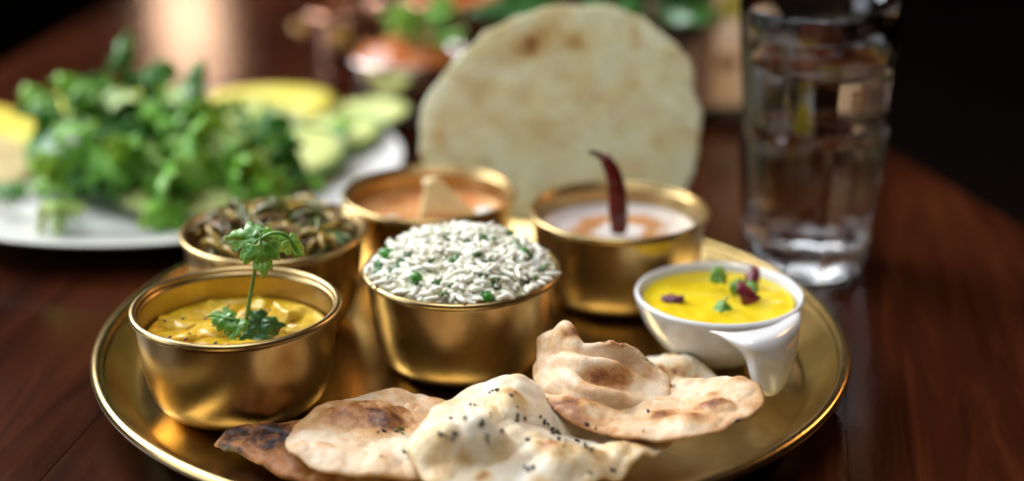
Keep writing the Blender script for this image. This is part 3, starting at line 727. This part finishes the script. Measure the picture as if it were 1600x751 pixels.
# toasted naan with the big brown blister
t1, top1 = naan('toasted_naan', 'tan naan with large brown blister in front of the left bowls', 'naan_tan', (600, 680, .019),
    [(450, 690, .020), (470, 660, .020), (520, 634, .020), (585, 619, .020), (640, 618, .019), (690, 628, .017), (740, 660, .015), (790, 705, .015), (790, 762, .017), (690, 752, .019), (600, 746, .021), (520, 738, .021), (466, 720, .021)],
    T=.0056, blisters=[(560, 657, .020, .0125, .0050, .36, 1.35), (532, 667, .020, .008, .0030, .32, 1.2), (505, 645, .020, .009, .0025, .30), (600, 668, .019, .012, .0012, .24, 1.8), (630, 667, .018, .006, -.0015, .12), (576, 695, .019, .007, .001, .16), (612, 628, .019, .010, .002, .16), (590, 716, .019, .020, .0018, -.06, 2.4), (490, 705, .020, .014, .0024, -.10)],
    lump_amp=.0019, seed=6.0, haze=.13, edge_brown=.10)
# seeded naan in the middle, folded over itself
t2, top2 = naan('seeded_naan', 'pale naan sprinkled with black seeds, folded over itself at the front centre', 'naan_white', (790, 672, .030),
    [(636, 700, .026), (660, 665, .029), (704, 627, .032), (752, 603, .035), (792, 590, .036), (836, 602, .034), (868, 645, .027), (940, 672, .020), (1054, 686, .024), (1010, 722, .022), (960, 752, .021), (880, 772, .020), (780, 775, .022), (690, 760, .023), (644, 728, .024)],
    mids=[(716, 690, .029), (728, 664, .032), (748, 640, .034), (772, 625, .036), (796, 618, .037), (822, 622, .036), (850, 662, .028), (880, 680, .022), (940, 690, .021), (920, 710, .022), (890, 725, .023), (850, 732, .024), (790, 738, .025), (735, 732, .026), (712, 715, .027)],
    T=.0046, blisters=[(722, 709, .028, .0080, .0125, -.04, 2.9, .03, 3.6), (668, 702, .030, .0055, .0010, .34, 2.0, .0), (792, 712, .030, .0060, .0010, .28, 1.2, .0), (760, 660, .033, .020, .0022, -.04, 1.8, .4), (850, 690, .028, .016, .0030, .02), (890, 728, .024, .010, .0065, .34, 1, 0, 3.2), (985, 718, .024, .010, .0070, .12, 1, 0, 3.2), (952, 715, .022, .009, .0060, .16, 1, 0, 3.2), (930, 738, .022, .009, .0055, .16, 1, 0, 3), (700, 640, .030, .010, .0015, .22, 1.6, .9), (648, 690, .026, .006, .0012, .24), (860, 745, .022, .012, .004, .18), (725, 700, .029, .014, .002, .0), (810, 610, .034, .010, .001, .08), (905, 690, .020, .013, -.0025, -.06)],
    lump_amp=.0022, seed=11.0, haze=.03, edge_brown=.14)
seed_m = []
for i in range(4):
    V, Fc = lump(.00125, .0007, .0006, .45, 1100, i * 2.0, 6, 8, .8); seed_m.append(mesh('nigella_seed', V, Fc, M['seed']))
flk = [leaf_mesh('herb_flake', .0040, .0026, 3, .25, .0006, .0005, M['flake'], 4, 16, .0003, seed=s) for s in (0.3, 1.9)]
scatter(t2, [top2], [(768, 607), (776, 606), (763, 611), (802, 615), (808, 633), (740, 630), (704, 650), (712, 675), (706, 681), (686, 676), (690, 680), (812, 647), (821, 650), (811, 657), (788, 673), (826, 684), (820, 725), (823, 731), (834, 727), (848, 650), (858, 660), (866, 670), (872, 682), (884, 686), (882, 692), (912, 690), (916, 697), (925, 699), (955, 731), (961, 733), (921, 738), (918, 733), (865, 675), (853, 656), (904, 686)], seed_m, 'nigella_seed')
scatter(t2, [top2], [(735, 627), (743, 633), (728, 648), (736, 645), (752, 650), (765, 653), (756, 677), (764, 680), (700, 682), (864, 684), (878, 676), (766, 642), (905, 695), (920, 692), (842, 640)], flk, 'herb_flake')
scatter(t1, [top1], [(598, 670), (590, 672)], seed_m, 'nigella_seed')
scatter(t1, [top1], [(628, 665), (634, 668), (626, 671), (600, 708), (606, 712), (632, 705), (616, 668)], flk, 'herb_flake')
# pale naan layer behind, then the rolled-up naan on the right
t3b, top3b = naan('pale_naan', 'soft whitish naan piece behind the folded naan, under the white cup handle', 'naan_white', (1050, 598, .013),
    [(960, 600, .012), (985, 572, .013), (1030, 558, .014), (1075, 562, .015), (1115, 585, .013), (1140, 615, .011), (1100, 640, .010), (1020, 650, .010), (970, 632, .011)],
    T=.006, blisters=[(1068, 585, .014, .010, .004, -.05), (1030, 590, .014, .009, .003, .0), (1065, 606, .013, .004, .001, .28), (1020, 602, .013, .006, .0015, .25)], lump_amp=.0012, seed=31.0, haze=.0, edge_brown=.05)
t3, top3 = naan('folded_naan', 'golden brown naan with rolled-up folds, lying on top at the right', 'naan_tan', (1000, 625, .026),
    [(833, 585, .030), (842, 618, .028), (862, 640, .028), (900, 664, .028), (960, 680, .028), (1030, 685, .029), (1100, 677, .031), (1165, 657, .033), (1194, 633, .035), (1185, 608, .035), (1140, 590, .031), (1085, 604, .026), (1010, 596, .026), (940, 560, .034), (880, 545, .038), (848, 558, .034)],
    T=.0048, blisters=[(898, 640, .030, .0115, .0070, .68, 1.4, -.35, 3.2), (1040, 655, .028, .0058, .0018, .72, 1.6), (1110, 646, .030, .0055, .0026, .72, 1.3), (1068, 665, .029, .0045, .0014, .62, 1.7), (1098, 662, .030, .006, .0016, .22, 1.8), (1150, 615, .033, .016, .0030, -.10), (930, 672, .028, .006, .0, .50, 2.6, -.3), (870, 648, .028, .005, .0, .34, 2.2, -.7), (1188, 640, .034, .006, .001, .30), (1005, 640, .027, .02, -.0015, .0)],
    lump_amp=.0016, seed=41.0, haze=.12, edge_brown=.26)
cols = [(838, 596, .030, [(8, .031), (14, .034), (20, .036), (26, .040), (30, .036)]), (864, 602, .031, [(8, .032), (14, .036), (19, .038), (25, .047), (30, .043)]),
        (884, 588, .037, [(7, .0365), (12, .041), (17, .038), (24, .052), (29, .046)]), (908, 602, .0375, [(9, .0335), (16, .0425), (20, .036), (25, .0455), (30, .040)]),
        (948, 613, .036, [(11, .0305), (19, .0420), (23, .0345), (28, .0475), (32, .041)]), (985, 624, .0310, [(10, .0292), (18, .0365), (22, .0335), (27, .0445), (31, .039)]),
        (1012, 630, .0285, [(8, .0282), (15, .0310), (20, .0305), (25, .0380), (29, .032)]), (1046, 634, .029, [(7, .0275), (12, .030), (17, .0285), (21, .031), (25, .026)])]
g = []
for (px_, py_c, z_, rest_) in cols:
    q = at(px_, py_c, z_); sx_ = q[0] / q[1]
    col = [q + [0, -.0045, -.0085], q + [0, -.0030, -.0030], q]
    for dy, z in rest_: col.append(np.array([q[0] + sx_ * dy * .001, q[1] + dy * .001, z]))
    g.append(col)
fold3 = fold(t3, 'fold', None, 'naan_tan', .0034, 63.0, browns=[(945, 588, 36, 16, .62), (897, 520, 18, 9, .46), (968, 536, 30, 7, .40), (905, 606, 14, 8, .10), (1012, 580, 12, 14, .2)], haze=.12, lump_amp=.0032, n=84, m=64, grid=g)
scatter(t3, [top3], [(1012, 640), (1005, 671), (932, 668), (918, 662), (1150, 656)], seed_m, 'nigella_seed')

# ------------------------------------------------------------------ white sauce cup
CC = np.array([0.1040, 0.764]); CZ = TF
cup = thing('white_sauce_cup', (CC[0], CC[1], CZ), 'small white porcelain cup with drooping handle holding yellow sauce', 'cup')
out = smooth_profile([(0.012, 0.0), (0.0155, 0.0012), (0.0265, 0.0085), (0.0360, 0.0200), (0.0410, 0.0310), (0.0424, 0.0362)], 6)
inn = smooth_profile([(0.0424, 0.0362), (0.0414, 0.0374), (0.0398, 0.0362), (0.0375, 0.0290), (0.0320, 0.0160), (0.022, 0.0065), (0.010, 0.0040)], 6)
V, Fc = lathe([(0, 0.0)] + [tuple(q) for q in out] + [tuple(q) for q in inn[1:]] + [(0, 0.0036)], (CC[0], CC[1], CZ), 112); obj('body', V, Fc, M['white'], cup)
cz = CZ + 0.0362
rows = [[(1108, 517, cz - .0016), (1150, 519, cz - .0004), (1205, 509, cz - .0006), (1252, 484, cz - .0014)],
        [(1138, 532, cz - .0030), (1170, 536, cz + .0005), (1215, 526, cz), (1252, 500, cz - .0012)],
        [(1163, 556, cz - .0095), (1186, 558, cz - .006), (1218, 552, cz - .007), (1247, 530, cz - .0085)],
        [(1172, 582, cz - .0175), (1190, 584, cz - .015), (1216, 580, cz - .0155), (1240, 562, cz - .017)],
        [(1180, 603, cz - .0245), (1194, 608, cz - .0235), (1212, 606, cz - .0235), (1228, 592, cz - .0245)],
        [(1190, 612, cz - .0275), (1199, 617, cz - .0275), (1208, 615, cz - .0275), (1216, 608, cz - .0275)]]
S = cr_open(np.array([[at(*p) for p in r0] for r0 in rows]), 40); S = cr_open(S.transpose(1, 0, 2), 26)
V, Fc, _ = solid_grid(S, 0.0030); obj('handle', V, Fc, M['white'], cup)
ms = surface('yellow_sauce', CC, CZ + 0.0325, 0.0378, 'mustard', 0.0012, 90, 'smooth bright yellow sauce filling the white cup', 'sauce', 17.0)
zs = CZ + 0.0335
pl1 = leaf_mesh('petal', .0105, .0075, 2, .12, .003, .0008, M['petal'], 6, 28, .0006)
pl2 = leaf_mesh('petal', .0115, .0065, 2, .12, .002, .0008, M['purple'], 6, 28, .0006)
for (px, py, me, ro, lab, z_) in [(1072, 470, pl2, (R(-4), R(-22), R(82)), 'purple petal lying alone on the yellow sauce', 0.0022), (1190, 474, pl1, (R(35), R(-10), R(60)), 'large dark red petal on the yellow sauce beside the leaf', .002), (1170, 450, pl1, (R(40), R(8), R(-20)), 'small dark red petal behind the garnish leaf on the sauce', .002)]:
    q = at(px, py, zs); o = inst('petal', me, None, (q[0], q[1], zs + z_), ro, (1.6,) * 3 if z_ == .002 and px > 1180 else (1.25,) * 3); tag(o, lab, 'petal', 'petals on the sauce')
mg = thing('microgreen', (*at(1130, 470, zs)[:2], zs), 'little green seedling garnish lying on the yellow sauce', 'herb')
ml = leaf_mesh('leaf', .0135, .0105, 3, .15, .002, .0008, M['leaf'], 6, 30, .0005, seed=.7)
for (px, py, dz, ro) in [(1130, 476, .004, (R(-35), R(0), R(165))), (1135, 462, .004, (R(15), R(35), R(-70))), (1130, 458, .004, (R(45), 0, R(20))), (1148, 462, .003, (R(20), R(40), R(-85)))]:
    q = at(px, py, zs); inst('leaf', ml, mg, (q[0], q[1], zs + dz), ro)
P = np.array([at(1126, 488, zs + .001), at(1132, 472, zs + .003), at(1138, 462, zs + .004)])
V, Fc = tube(cr_open(P, 10), .0006, 6); obj('stem', V, Fc, M['stem'], mg)

# ------------------------------------------------------------------ papad
yp = 0.940
po = [(657, 205), (664, 165), (690, 118), (726, 78), (768, 42), (820, 20), (880, 9), (940, 10), (990, 22), (1030, 45), (1062, 80), (1082, 112), (1090, 150), (1096, 180), (1090, 225), (1084, 272), (1068, 318), (1030, 352), (970, 372), (890, 378), (810, 372), (740, 350), (690, 312), (664, 262)]
lean = lambda z: yp + 0.10 * (z - 0.07)
O = []
for p in po:
    Yq = yp
    for _ in range(4): q = atY(*p, Yq); Yq = lean(q[2]) + 0.5 * (q[0] - 0.03) ** 2
    O.append(q)
O = np.array(O); zmin = O[:, 2].min()
c = np.array([0.028, lean(0.08), 0.080]); Mi = c + (O - c) * .55; Mi[:, 1] = [lean(z) + .5 * (x - .03) ** 2 for x, y, z in Mi]
S, r = polar_surface(c, Mi, O, 44, 180)
N = gnorm(S, True); N = np.where(N[..., 1:2] > 0, -N, N)
S = S + N * (0.0034 * fbm(S, 24, 3, 2.0) + 0.0030 * fbm(S, 95, 3, 5.0) + 0.0006 * fbm(S, 300, 2, 1.0))[..., None]
S = S + ((S - c) / (np.linalg.norm(S - c, axis=2, keepdims=True) + 1e-9)) * (0.0034 * r ** 4 * fbm(np.broadcast_to(S[-1][None], S.shape), 70, 3, 6.0))[..., None] * [1, 0, 1]
br = -0.02 + 0.34 * np.clip(fbm(S, 42, 4, 8.0), -.4, 1) + 0.05 * np.clip((r - .94) / .06, 0, 1)
px, _ = to_px(S)
for (x, y, rx, ry, a_) in [(835, 68, 24, 20, .34), (902, 66, 22, 14, .34), (992, 65, 12, 28, .36), (790, 85, 40, 22, .12), (890, 140, 30, 24, .06), (1030, 200, 30, 60, .08), (760, 190, 34, 20, .07), (690, 215, 16, 10, .10)]:
    br = br + a_ * np.exp(-(((px[..., 0] - x) / rx) ** 2 + ((px[..., 1] - y) / ry) ** 2) ** 1.2)
V, Fc, attr, _ = solid_polar(S, r, .0014, 12)
tag(obj('papad', V, Fc, M['papad'], base=(c[0], lean(zmin), zmin), attrs={'brown': attr(np.clip(br, 0, 1))}), 'big round pale roasted papad standing upright behind the brass bowls', 'papad')

# ------------------------------------------------------------------ glass of water
GX, GY = 0.1725, 0.906
gl = thing('drinking_glass', (GX, GY, 0.0005), 'tall clear tumbler with faceted lower half standing on the table', 'glass')
ZL = 0.088                                                     # the facets end here
def facet(a, r, z):
    if z > ZL + 0.001 or z < 0.004: return 1.0
    n = 10; h = math.pi / n; d = ((a + 0.2) % (2 * h)) - h
    return math.cos(h * 0.5) / max(math.cos(d), 0.5) * (1.0 + 0.014)
out = [(0.0, 0.0012), (0.020, 0.0010), (0.029, 0.0), (0.0325, 0.0016), (0.0338, 0.0050), (0.0352, 0.020), (0.0372, 0.045), (0.0392, 0.070), (0.0402, 0.083), (0.0404, 0.0870), (0.0396, 0.0895), (0.0402, 0.094), (0.0420, 0.115), (0.0440, 0.140), (0.0453, 0.1560), (0.0452, 0.1574), (0.0445, 0.1580), (0.0437, 0.1572)]
inn = [(0.0420, 0.140), (0.0398, 0.115), (0.0380, 0.094), (0.0368, 0.080), (0.0345, 0.055), (0.0325, 0.034), (0.0312, 0.0235), (0.0280, 0.0195), (0.015, 0.0180), (0.0, 0.0178)]
V, Fc = lathe(out + inn, (GX, GY, 0.0005), 120, lambda a, r, z: 1.0)
nout = len(out)
prof = out + inn; cnt = 0; V = []
for i, (rr, z) in enumerate(prof):                              # facets only on the outside
    if rr < 1e-6: V.append((GX, GY, 0.0005 + z)); continue
    for k in range(120):
        a_ = 2 * math.pi * k / 120; q = rr * (facet(a_, rr, z) if i < nout else 1)
        V.append((GX + q * math.cos(a_), GY + q * math.sin(a_), 0.0005 + z))
obj('tumbler', V, Fc, M['glass'], gl)
WL = 0.141
wp = [(0.0, WL), (0.030, WL), (0.0408, WL + 0.0002), (0.0424, WL + 0.0010)] + [(r_i + 0.0004, z) for r_i, z in inn if 0.0 < r_i and z < WL - .01] + [(0.0, 0.0174)]
wp[4] = (0.0402, 0.115)
V, Fc = lathe([(r0, z) for r0, z in wp][::-1], (GX, GY, 0.0005), 96)
tag(obj('water', V, Fc, M['water'], base=(GX, GY, 0.0188)), 'clear water filling most of the tall tumbler', 'water')

# ------------------------------------------------------------------ salad plate
PX, PY = -0.240, 1.055
plate = thing('salad_plate', (PX, PY, 0.0006), 'large white plate with salad beside the brass tray', 'plate')
out = smooth_profile([(0.085, 0.0), (0.098, 0.0008), (0.112, 0.0048), (0.140, 0.0115), (0.164, 0.0170)], 6)
inn = smooth_profile([(0.1655, 0.0182), (0.1640, 0.0195), (0.140, 0.0142), (0.116, 0.0082), (0.104, 0.0052), (0.09, 0.0045)], 6)
V, Fc = lathe([(0, 0.001)] + [tuple(q) for q in out] + [tuple(q) for q in inn] + [(0, 0.0045)], (PX, PY, 0.0006), 140); obj('dish', V, Fc, M['white'], plate)
sal = thing('green_salad', (-0.285, 1.04, 0.006), 'heap of curly green salad leaves on the white plate', 'salad')
lms = []
for i in range(9):
    mt = ('lettuce', 'lettuce_deep', 'lettuce', 'lettuce_pale', 'lettuce', 'lettuce_deep', 'lettuce', 'lettuce_deep', 'lettuce')[i]
    lms.append(leaf_mesh('leaf', random.uniform(.045, .068), random.uniform(.024, .042), random.choice((5, 7, 9)), random.uniform(.35, .62), random.uniform(.008, .02), random.uniform(.003, .006), M[mt], 9, 48, .0007, seed=i * 1.3, wave=random.choice((3, 4, 5))))
V, Fc = lump(.060, .060, .028, .25, 22, 3.0, 14, 24, 1.0)
obj('leaf_core', V * [1, 1, 1] + [-0.265, 1.05, 0.028], Fc, M['lettuce_deep'], sal)
for i in range(120):
    u = random.random(); a_ = random.uniform(0, 6.283); rr = 0.098 * math.sqrt(u)
    x, y = -0.245 + rr * math.cos(a_) * 1.15, 1.03 + rr * math.sin(a_) * .98
    h = 0.046 * math.exp(-((x + 0.262) ** 2 + (y - 1.04) ** 2) / 0.060 ** 2) + 0.016 * max(0, 1 - (rr / .12) ** 2)
    dx, dy = x - PX, y - PY
    if math.hypot(dx, dy) > .132 or (y > 1.12 and x > -.25) or (x < -.292 and (y > .985 or random.random() < .6)): continue
    inst('leaf', lms[i % 9], sal, (x, y, 0.016 + h * random.uniform(.75, 1.0)), (random.uniform(-.3, 1.1), random.uniform(-.7, .7), random.uniform(0, 6.283)), (random.uniform(.6, 1.0),) * 3)
for (px, py, dz, rz) in [(150, 120, .02, 10), (175, 100, .03, 40), (205, 110, .02, -30), (165, 140, .02, 80), (230, 130, .01, -60), (120, 160, .02, 120)]:
    q = atY(px, py, 1.04); inst('leaf', lms[(px // 5) % 9], sal, q + [0, 0, -.034], (R(48), R(random.uniform(-25, 25)), R(rz)), (.7,) * 3)
# yellow slices under and beside the leaves, cucumber on the right
def slice_thing(name, c, rad, th, rot, mat, label, cat, grp, peel=None, asp=1.0):
    A = np.linspace(0, 2 * math.pi, 44, endpoint=False); r = np.linspace(0, 1, 9)[:, None]
    S = np.stack([rad * asp * r * np.cos(A) * (1 + .03 * np.sin(3 * A)), rad * r * np.sin(A), 0.0012 * fbm(np.stack([r * np.cos(A), r * np.sin(A), 0 * r * A], -1), 2.5, 2, c[0] * 40)], -1)
    V, Fc, _, _ = solid_polar(S, r, th, 12)
    t = thing(name, c, label, cat, grp); m1 = mesh('flesh', V, Fc, M[mat]); o = inst('flesh', m1, t, c, rot)
    if peel:
        pr_ = [(rad * .985, -th * .46), (rad * 1.03, -th * .38), (rad * 1.03, th * .38), (rad * .985, th * .46), (rad * .985, -th * .46)]
        V, Fc = lathe(pr_, (0, 0, 0), 44); V[:, 0] *= asp; inst('peel', mesh('peel', V, Fc, M[peel]), t, c, rot)
    return t
slice_thing('mango_slice', (-0.190, 1.160, 0.024), .042, .006, (R(8), R(-4), .2), 'mango', 'broad yellow fruit slice at the far edge of the salad plate', 'fruit', 'yellow slices on the plate', asp=1.5)
slice_thing('mango_slice', (-0.305, 1.165, 0.022), .036, .006, (R(9), 0, -.1), 'mango', 'yellow fruit slice behind the tallest salad leaves', 'fruit', 'yellow slices on the plate', asp=1.4)
slice_thing('mango_slice', (-0.378, 1.075, 0.030), .052, .006, (R(14), R(10), .3), 'mango', 'yellow fruit slice at the left end of the salad plate', 'fruit', 'yellow slices on the plate', asp=1.2)
slice_thing('mango_slice', (-0.345, 1.020, 0.030), .026, .006, (R(30), R(12), .3), 'wedge', 'small orange-yellow slice among leaves at left front of the salad', 'fruit', 'yellow slices on the plate', asp=1.4)
slice_thing('mango_slice', (-0.115, 1.150, 0.021), .034, .005, (R(8), R(-10), -.4), 'cuke', 'pale green-yellow slice tucked behind the cucumber at the plate rim', 'fruit', 'yellow slices on the plate', asp=1.3)
slice_thing('mango_slice', (-0.190, 1.105, 0.020), .040, .005, (R(4), R(-3), .5), 'mango', 'yellow slice lying flat under the cucumber slices', 'fruit', 'yellow slices on the plate', asp=1.3)
slice_thing('mango_slice', (-0.200, 0.985, 0.016), .034, .005, (R(-2), R(2), .2), 'cuke', 'pale slice lying flat in front of the salad leaves, near the dark curry bowl', 'fruit', 'yellow slices on the plate', asp=1.4)
cg = 'cucumber slices beside the salad'
slice_thing('cucumber_slice', (-0.128, 1.100, 0.022), .033, .006, (R(6), R(-8), .3), 'cuke', 'cucumber slice nearest the white plate rim on the right', 'cucumber', cg, 'peel', 1.15)
slice_thing('cucumber_slice', (-0.150, 1.045, 0.026), .033, .008, (R(14), R(-4), .1), 'cuke', 'front cucumber slice with thick dark green peel towards the viewer', 'cucumber', cg, 'peel', 1.2)
slice_thing('cucumber_slice', (-0.178, 1.105, 0.033), .030, .006, (R(16), R(6), .9), 'cuke', 'cucumber slice resting between the leaves and the yellow slice', 'cucumber', cg, 'peel', 1.1)

# ------------------------------------------------------------------ background dishes
def back_food(name, c, z, rad, mat, label, cat, dome):
    return surface(name, c, z, rad, mat, .006, 45, label, cat, c[0] * 90, depth=.01, dome=dome)
V2 = (-0.078, 1.226)
brass_bowl(*V2, 'shiny metal bowl of red curry behind the papad and the salad plate', 1.0, .95, 'steel', .0006, 'metal vessels at the back', 'metal_bowl')
rc = back_food('red_curry', V2, .045, .044, 'red_curry', 'red-orange curry heaped in the metal bowl at the back', 'curry', .018)
cs = thing('coriander_garnish', (V2[0], V2[1], .056), 'bunch of green coriander on the red curry at the back', 'herb')
for i in range(14):
    a_ = random.uniform(0, 6.28)
    inst('leaf', lms[(0, 4, 2, 6, 3)[i % 5]], cs, (V2[0] + .012 + .014 * math.cos(a_), V2[1] + .012 * math.sin(a_), .060 + .022 * random.random()), (random.uniform(-.2, .9), random.uniform(-.6, .6), random.uniform(0, 6.28)), (.55,) * 3)
V1 = (-0.134, 1.325)
def tall_pot(x, y, label, s, h, name='copper_pot'):
    t = thing(name, (x, y, .0006), label, 'pot', 'metal vessels at the back')
    out = smooth_profile([(.026, 0), (.032, .001), (.036, .008), (.0375, .03), (.037, .052), (.0385, .058)], 5)
    inn = smooth_profile([(.0370, .0585), (.0355, .052), (.036, .03), (.034, .008), (.024, .004)], 5)
    V, Fc = lathe([(0, 0)] + [(r * s, z * h) for r, z in out] + [(r * s, z * h) for r, z in inn] + [(0, .003)], (x, y, .0006), 96); obj('body', V, Fc, M['copper'], t)
    A = np.linspace(0, 2 * math.pi, 13)[:-1]; lp = [(s * .0378 + .0020 * math.cos(q), h * .0585 + .0018 * math.sin(q)) for q in A]; lp.append(lp[0])
    V, Fc = lathe(lp, (x, y, .0006), 96); obj('rim', V, Fc, M['copper'], t)
    for sgn in (-1, 1):
        P = [(x + sgn * s * .036, y - .010, h * .040), (x + sgn * s * .045, y - .007, h * .046), (x + sgn * s * .045, y + .007, h * .046), (x + sgn * s * .036, y + .010, h * .040)]
        V, Fc = tube(cr_open(np.array(P), 14), .0022, 8); obj('handle', V, Fc, M['bowl'], t)
    return t
tall_pot(*V1, 'copper pot with brass handles left of the red curry bowl', .98, 1.05)
back_food('dark_curry', V1, .048, .033, 'stew', 'dark curry filling the copper pot at the back', 'curry', .004)
V3 = (-0.055, 1.455)
tall_pot(*V3, 'rearmost copper pot at the upper picture edge', 1.35, .80)
back_food('orange_curry', V3, .036, .045, 'red_curry', 'orange curry in the rearmost copper pot', 'curry', .012)

# planter with plant, and printed card, behind the papad
PLx = (0.025, 0.150); py_ = 1.235
pln = thing('planter_box', (sum(PLx) / 2, py_, .0006), 'brown clay planter box half hidden behind the papad', 'planter')
cxp = sum(PLx) / 2; wp_ = PLx[1] - PLx[0]; hp = .082; dp = .07
parts = [box((cxp, py_ - dp / 2 + .004, .012), (wp_, .008, hp), 0, .0015), box((cxp, py_ + dp / 2 - .004, .012), (wp_, .008, hp), 0, .0015),
         box((PLx[0] + .004, py_, .012), (.008, dp - .0162, hp), 0, .001), box((PLx[1] - .004, py_, .012), (.008, dp - .0162, hp), 0, .001), box((cxp, py_, .013), (wp_ - .0165, dp - .0165, .008), 0, .001)]
V, Fc = join(parts); obj('box', V, Fc, M['planter'], pln, smooth=False)
for sx in (-1, 1):
    for sy in (-1, 1):
        V, Fc = box((cxp + sx * (wp_ / 2 - .012), py_ + sy * (dp / 2 - .012), .0006), (.014, .014, .0118), 0, .001); obj('foot', V, Fc, M['soil'], pln, smooth=False)
V, Fc = box((cxp, py_, .080), (wp_ - .017, dp - .017, .006), 0, .001); obj('soil', V, Fc, M['soil'], pln, smooth=False)
plant = thing('leafy_plant', (cxp, py_, .086), 'dark green broad-leaved plant growing in the clay planter', 'plant')
pm_ = [leaf_mesh('leaf', .075, .036, 2, .08, .016, .002, M['leaf_dark'], 9, 40, .0008, seed=s) for s in (.2, 1.4, 2.9)]
for i in range(34):
    x = random.uniform(PLx[0] + .008, PLx[1] - .008); y = py_ + random.uniform(-.022, .022); z = .098 + .05 * random.random(); rz = random.uniform(0, 6.28)
    inst('leaf', pm_[i % 3], plant, (x, y, z), (random.uniform(-.5, .5), random.uniform(-.3, .3), rz))
    V, Fc = tube(cr_open(np.array([(x * .7 + cxp * .3, y * .8 + py_ * .2, .084), (x, y, (z + .084) / 2), (x, y, z)]), 6), .0012, 6); obj('stem', V, Fc, M['stem'], plant)
for (x, rz) in ((.035, 150), (-.005 + .03, 120), (.06, 185), (.09, 170), (.115, 200), (.14, 175)):
    inst('leaf', pm_[0], plant, (x, py_ - .028, .106), (R(-8), 0, R(rz)))
card = thing('printed_card', (.176, 1.215, .0006), 'cream standing card with small floral print, behind the tumbler', 'card')
V, Fc = box((.1735, 1.215, .012), (.045, .004, .125), R(8), .0006); obj('panel', V, Fc, M['card'], card, smooth=False)
V, Fc = box((.1735, 1.215, .0006), (.040, .03, .0118), R(8), .001); obj('foot', V, Fc, M['soil'], card, smooth=False)
def disc(c, rx, rz, mat, name):
    n = 28; V = [(c[0], c[1], c[2])]; 
    for k in range(n):
        a_ = 2 * math.pi * k / n; q = 1 + .12 * math.sin(3 * a_ + c[2] * 300); V.append((c[0] + rx * q * math.cos(a_), c[1] + rx * q * math.cos(a_) * math.tan(R(8)), c[2] + rz * q * math.sin(a_)))
    obj(name, V, [(0, 1 + k, 1 + (k + 1) % n) for k in range(n)], mat, card)
ycf = 1.215 - .0028
disc((.163, ycf - .0015, .088), .0075, .010, M['ink_green'], 'print_leaf'); disc((.161, ycf - .0018, .068), .009, .013, M['ink_white'], 'print_flower'); disc((.163, ycf - .0015, .046), .009, .006, M['ink_brown'], 'print_ground')
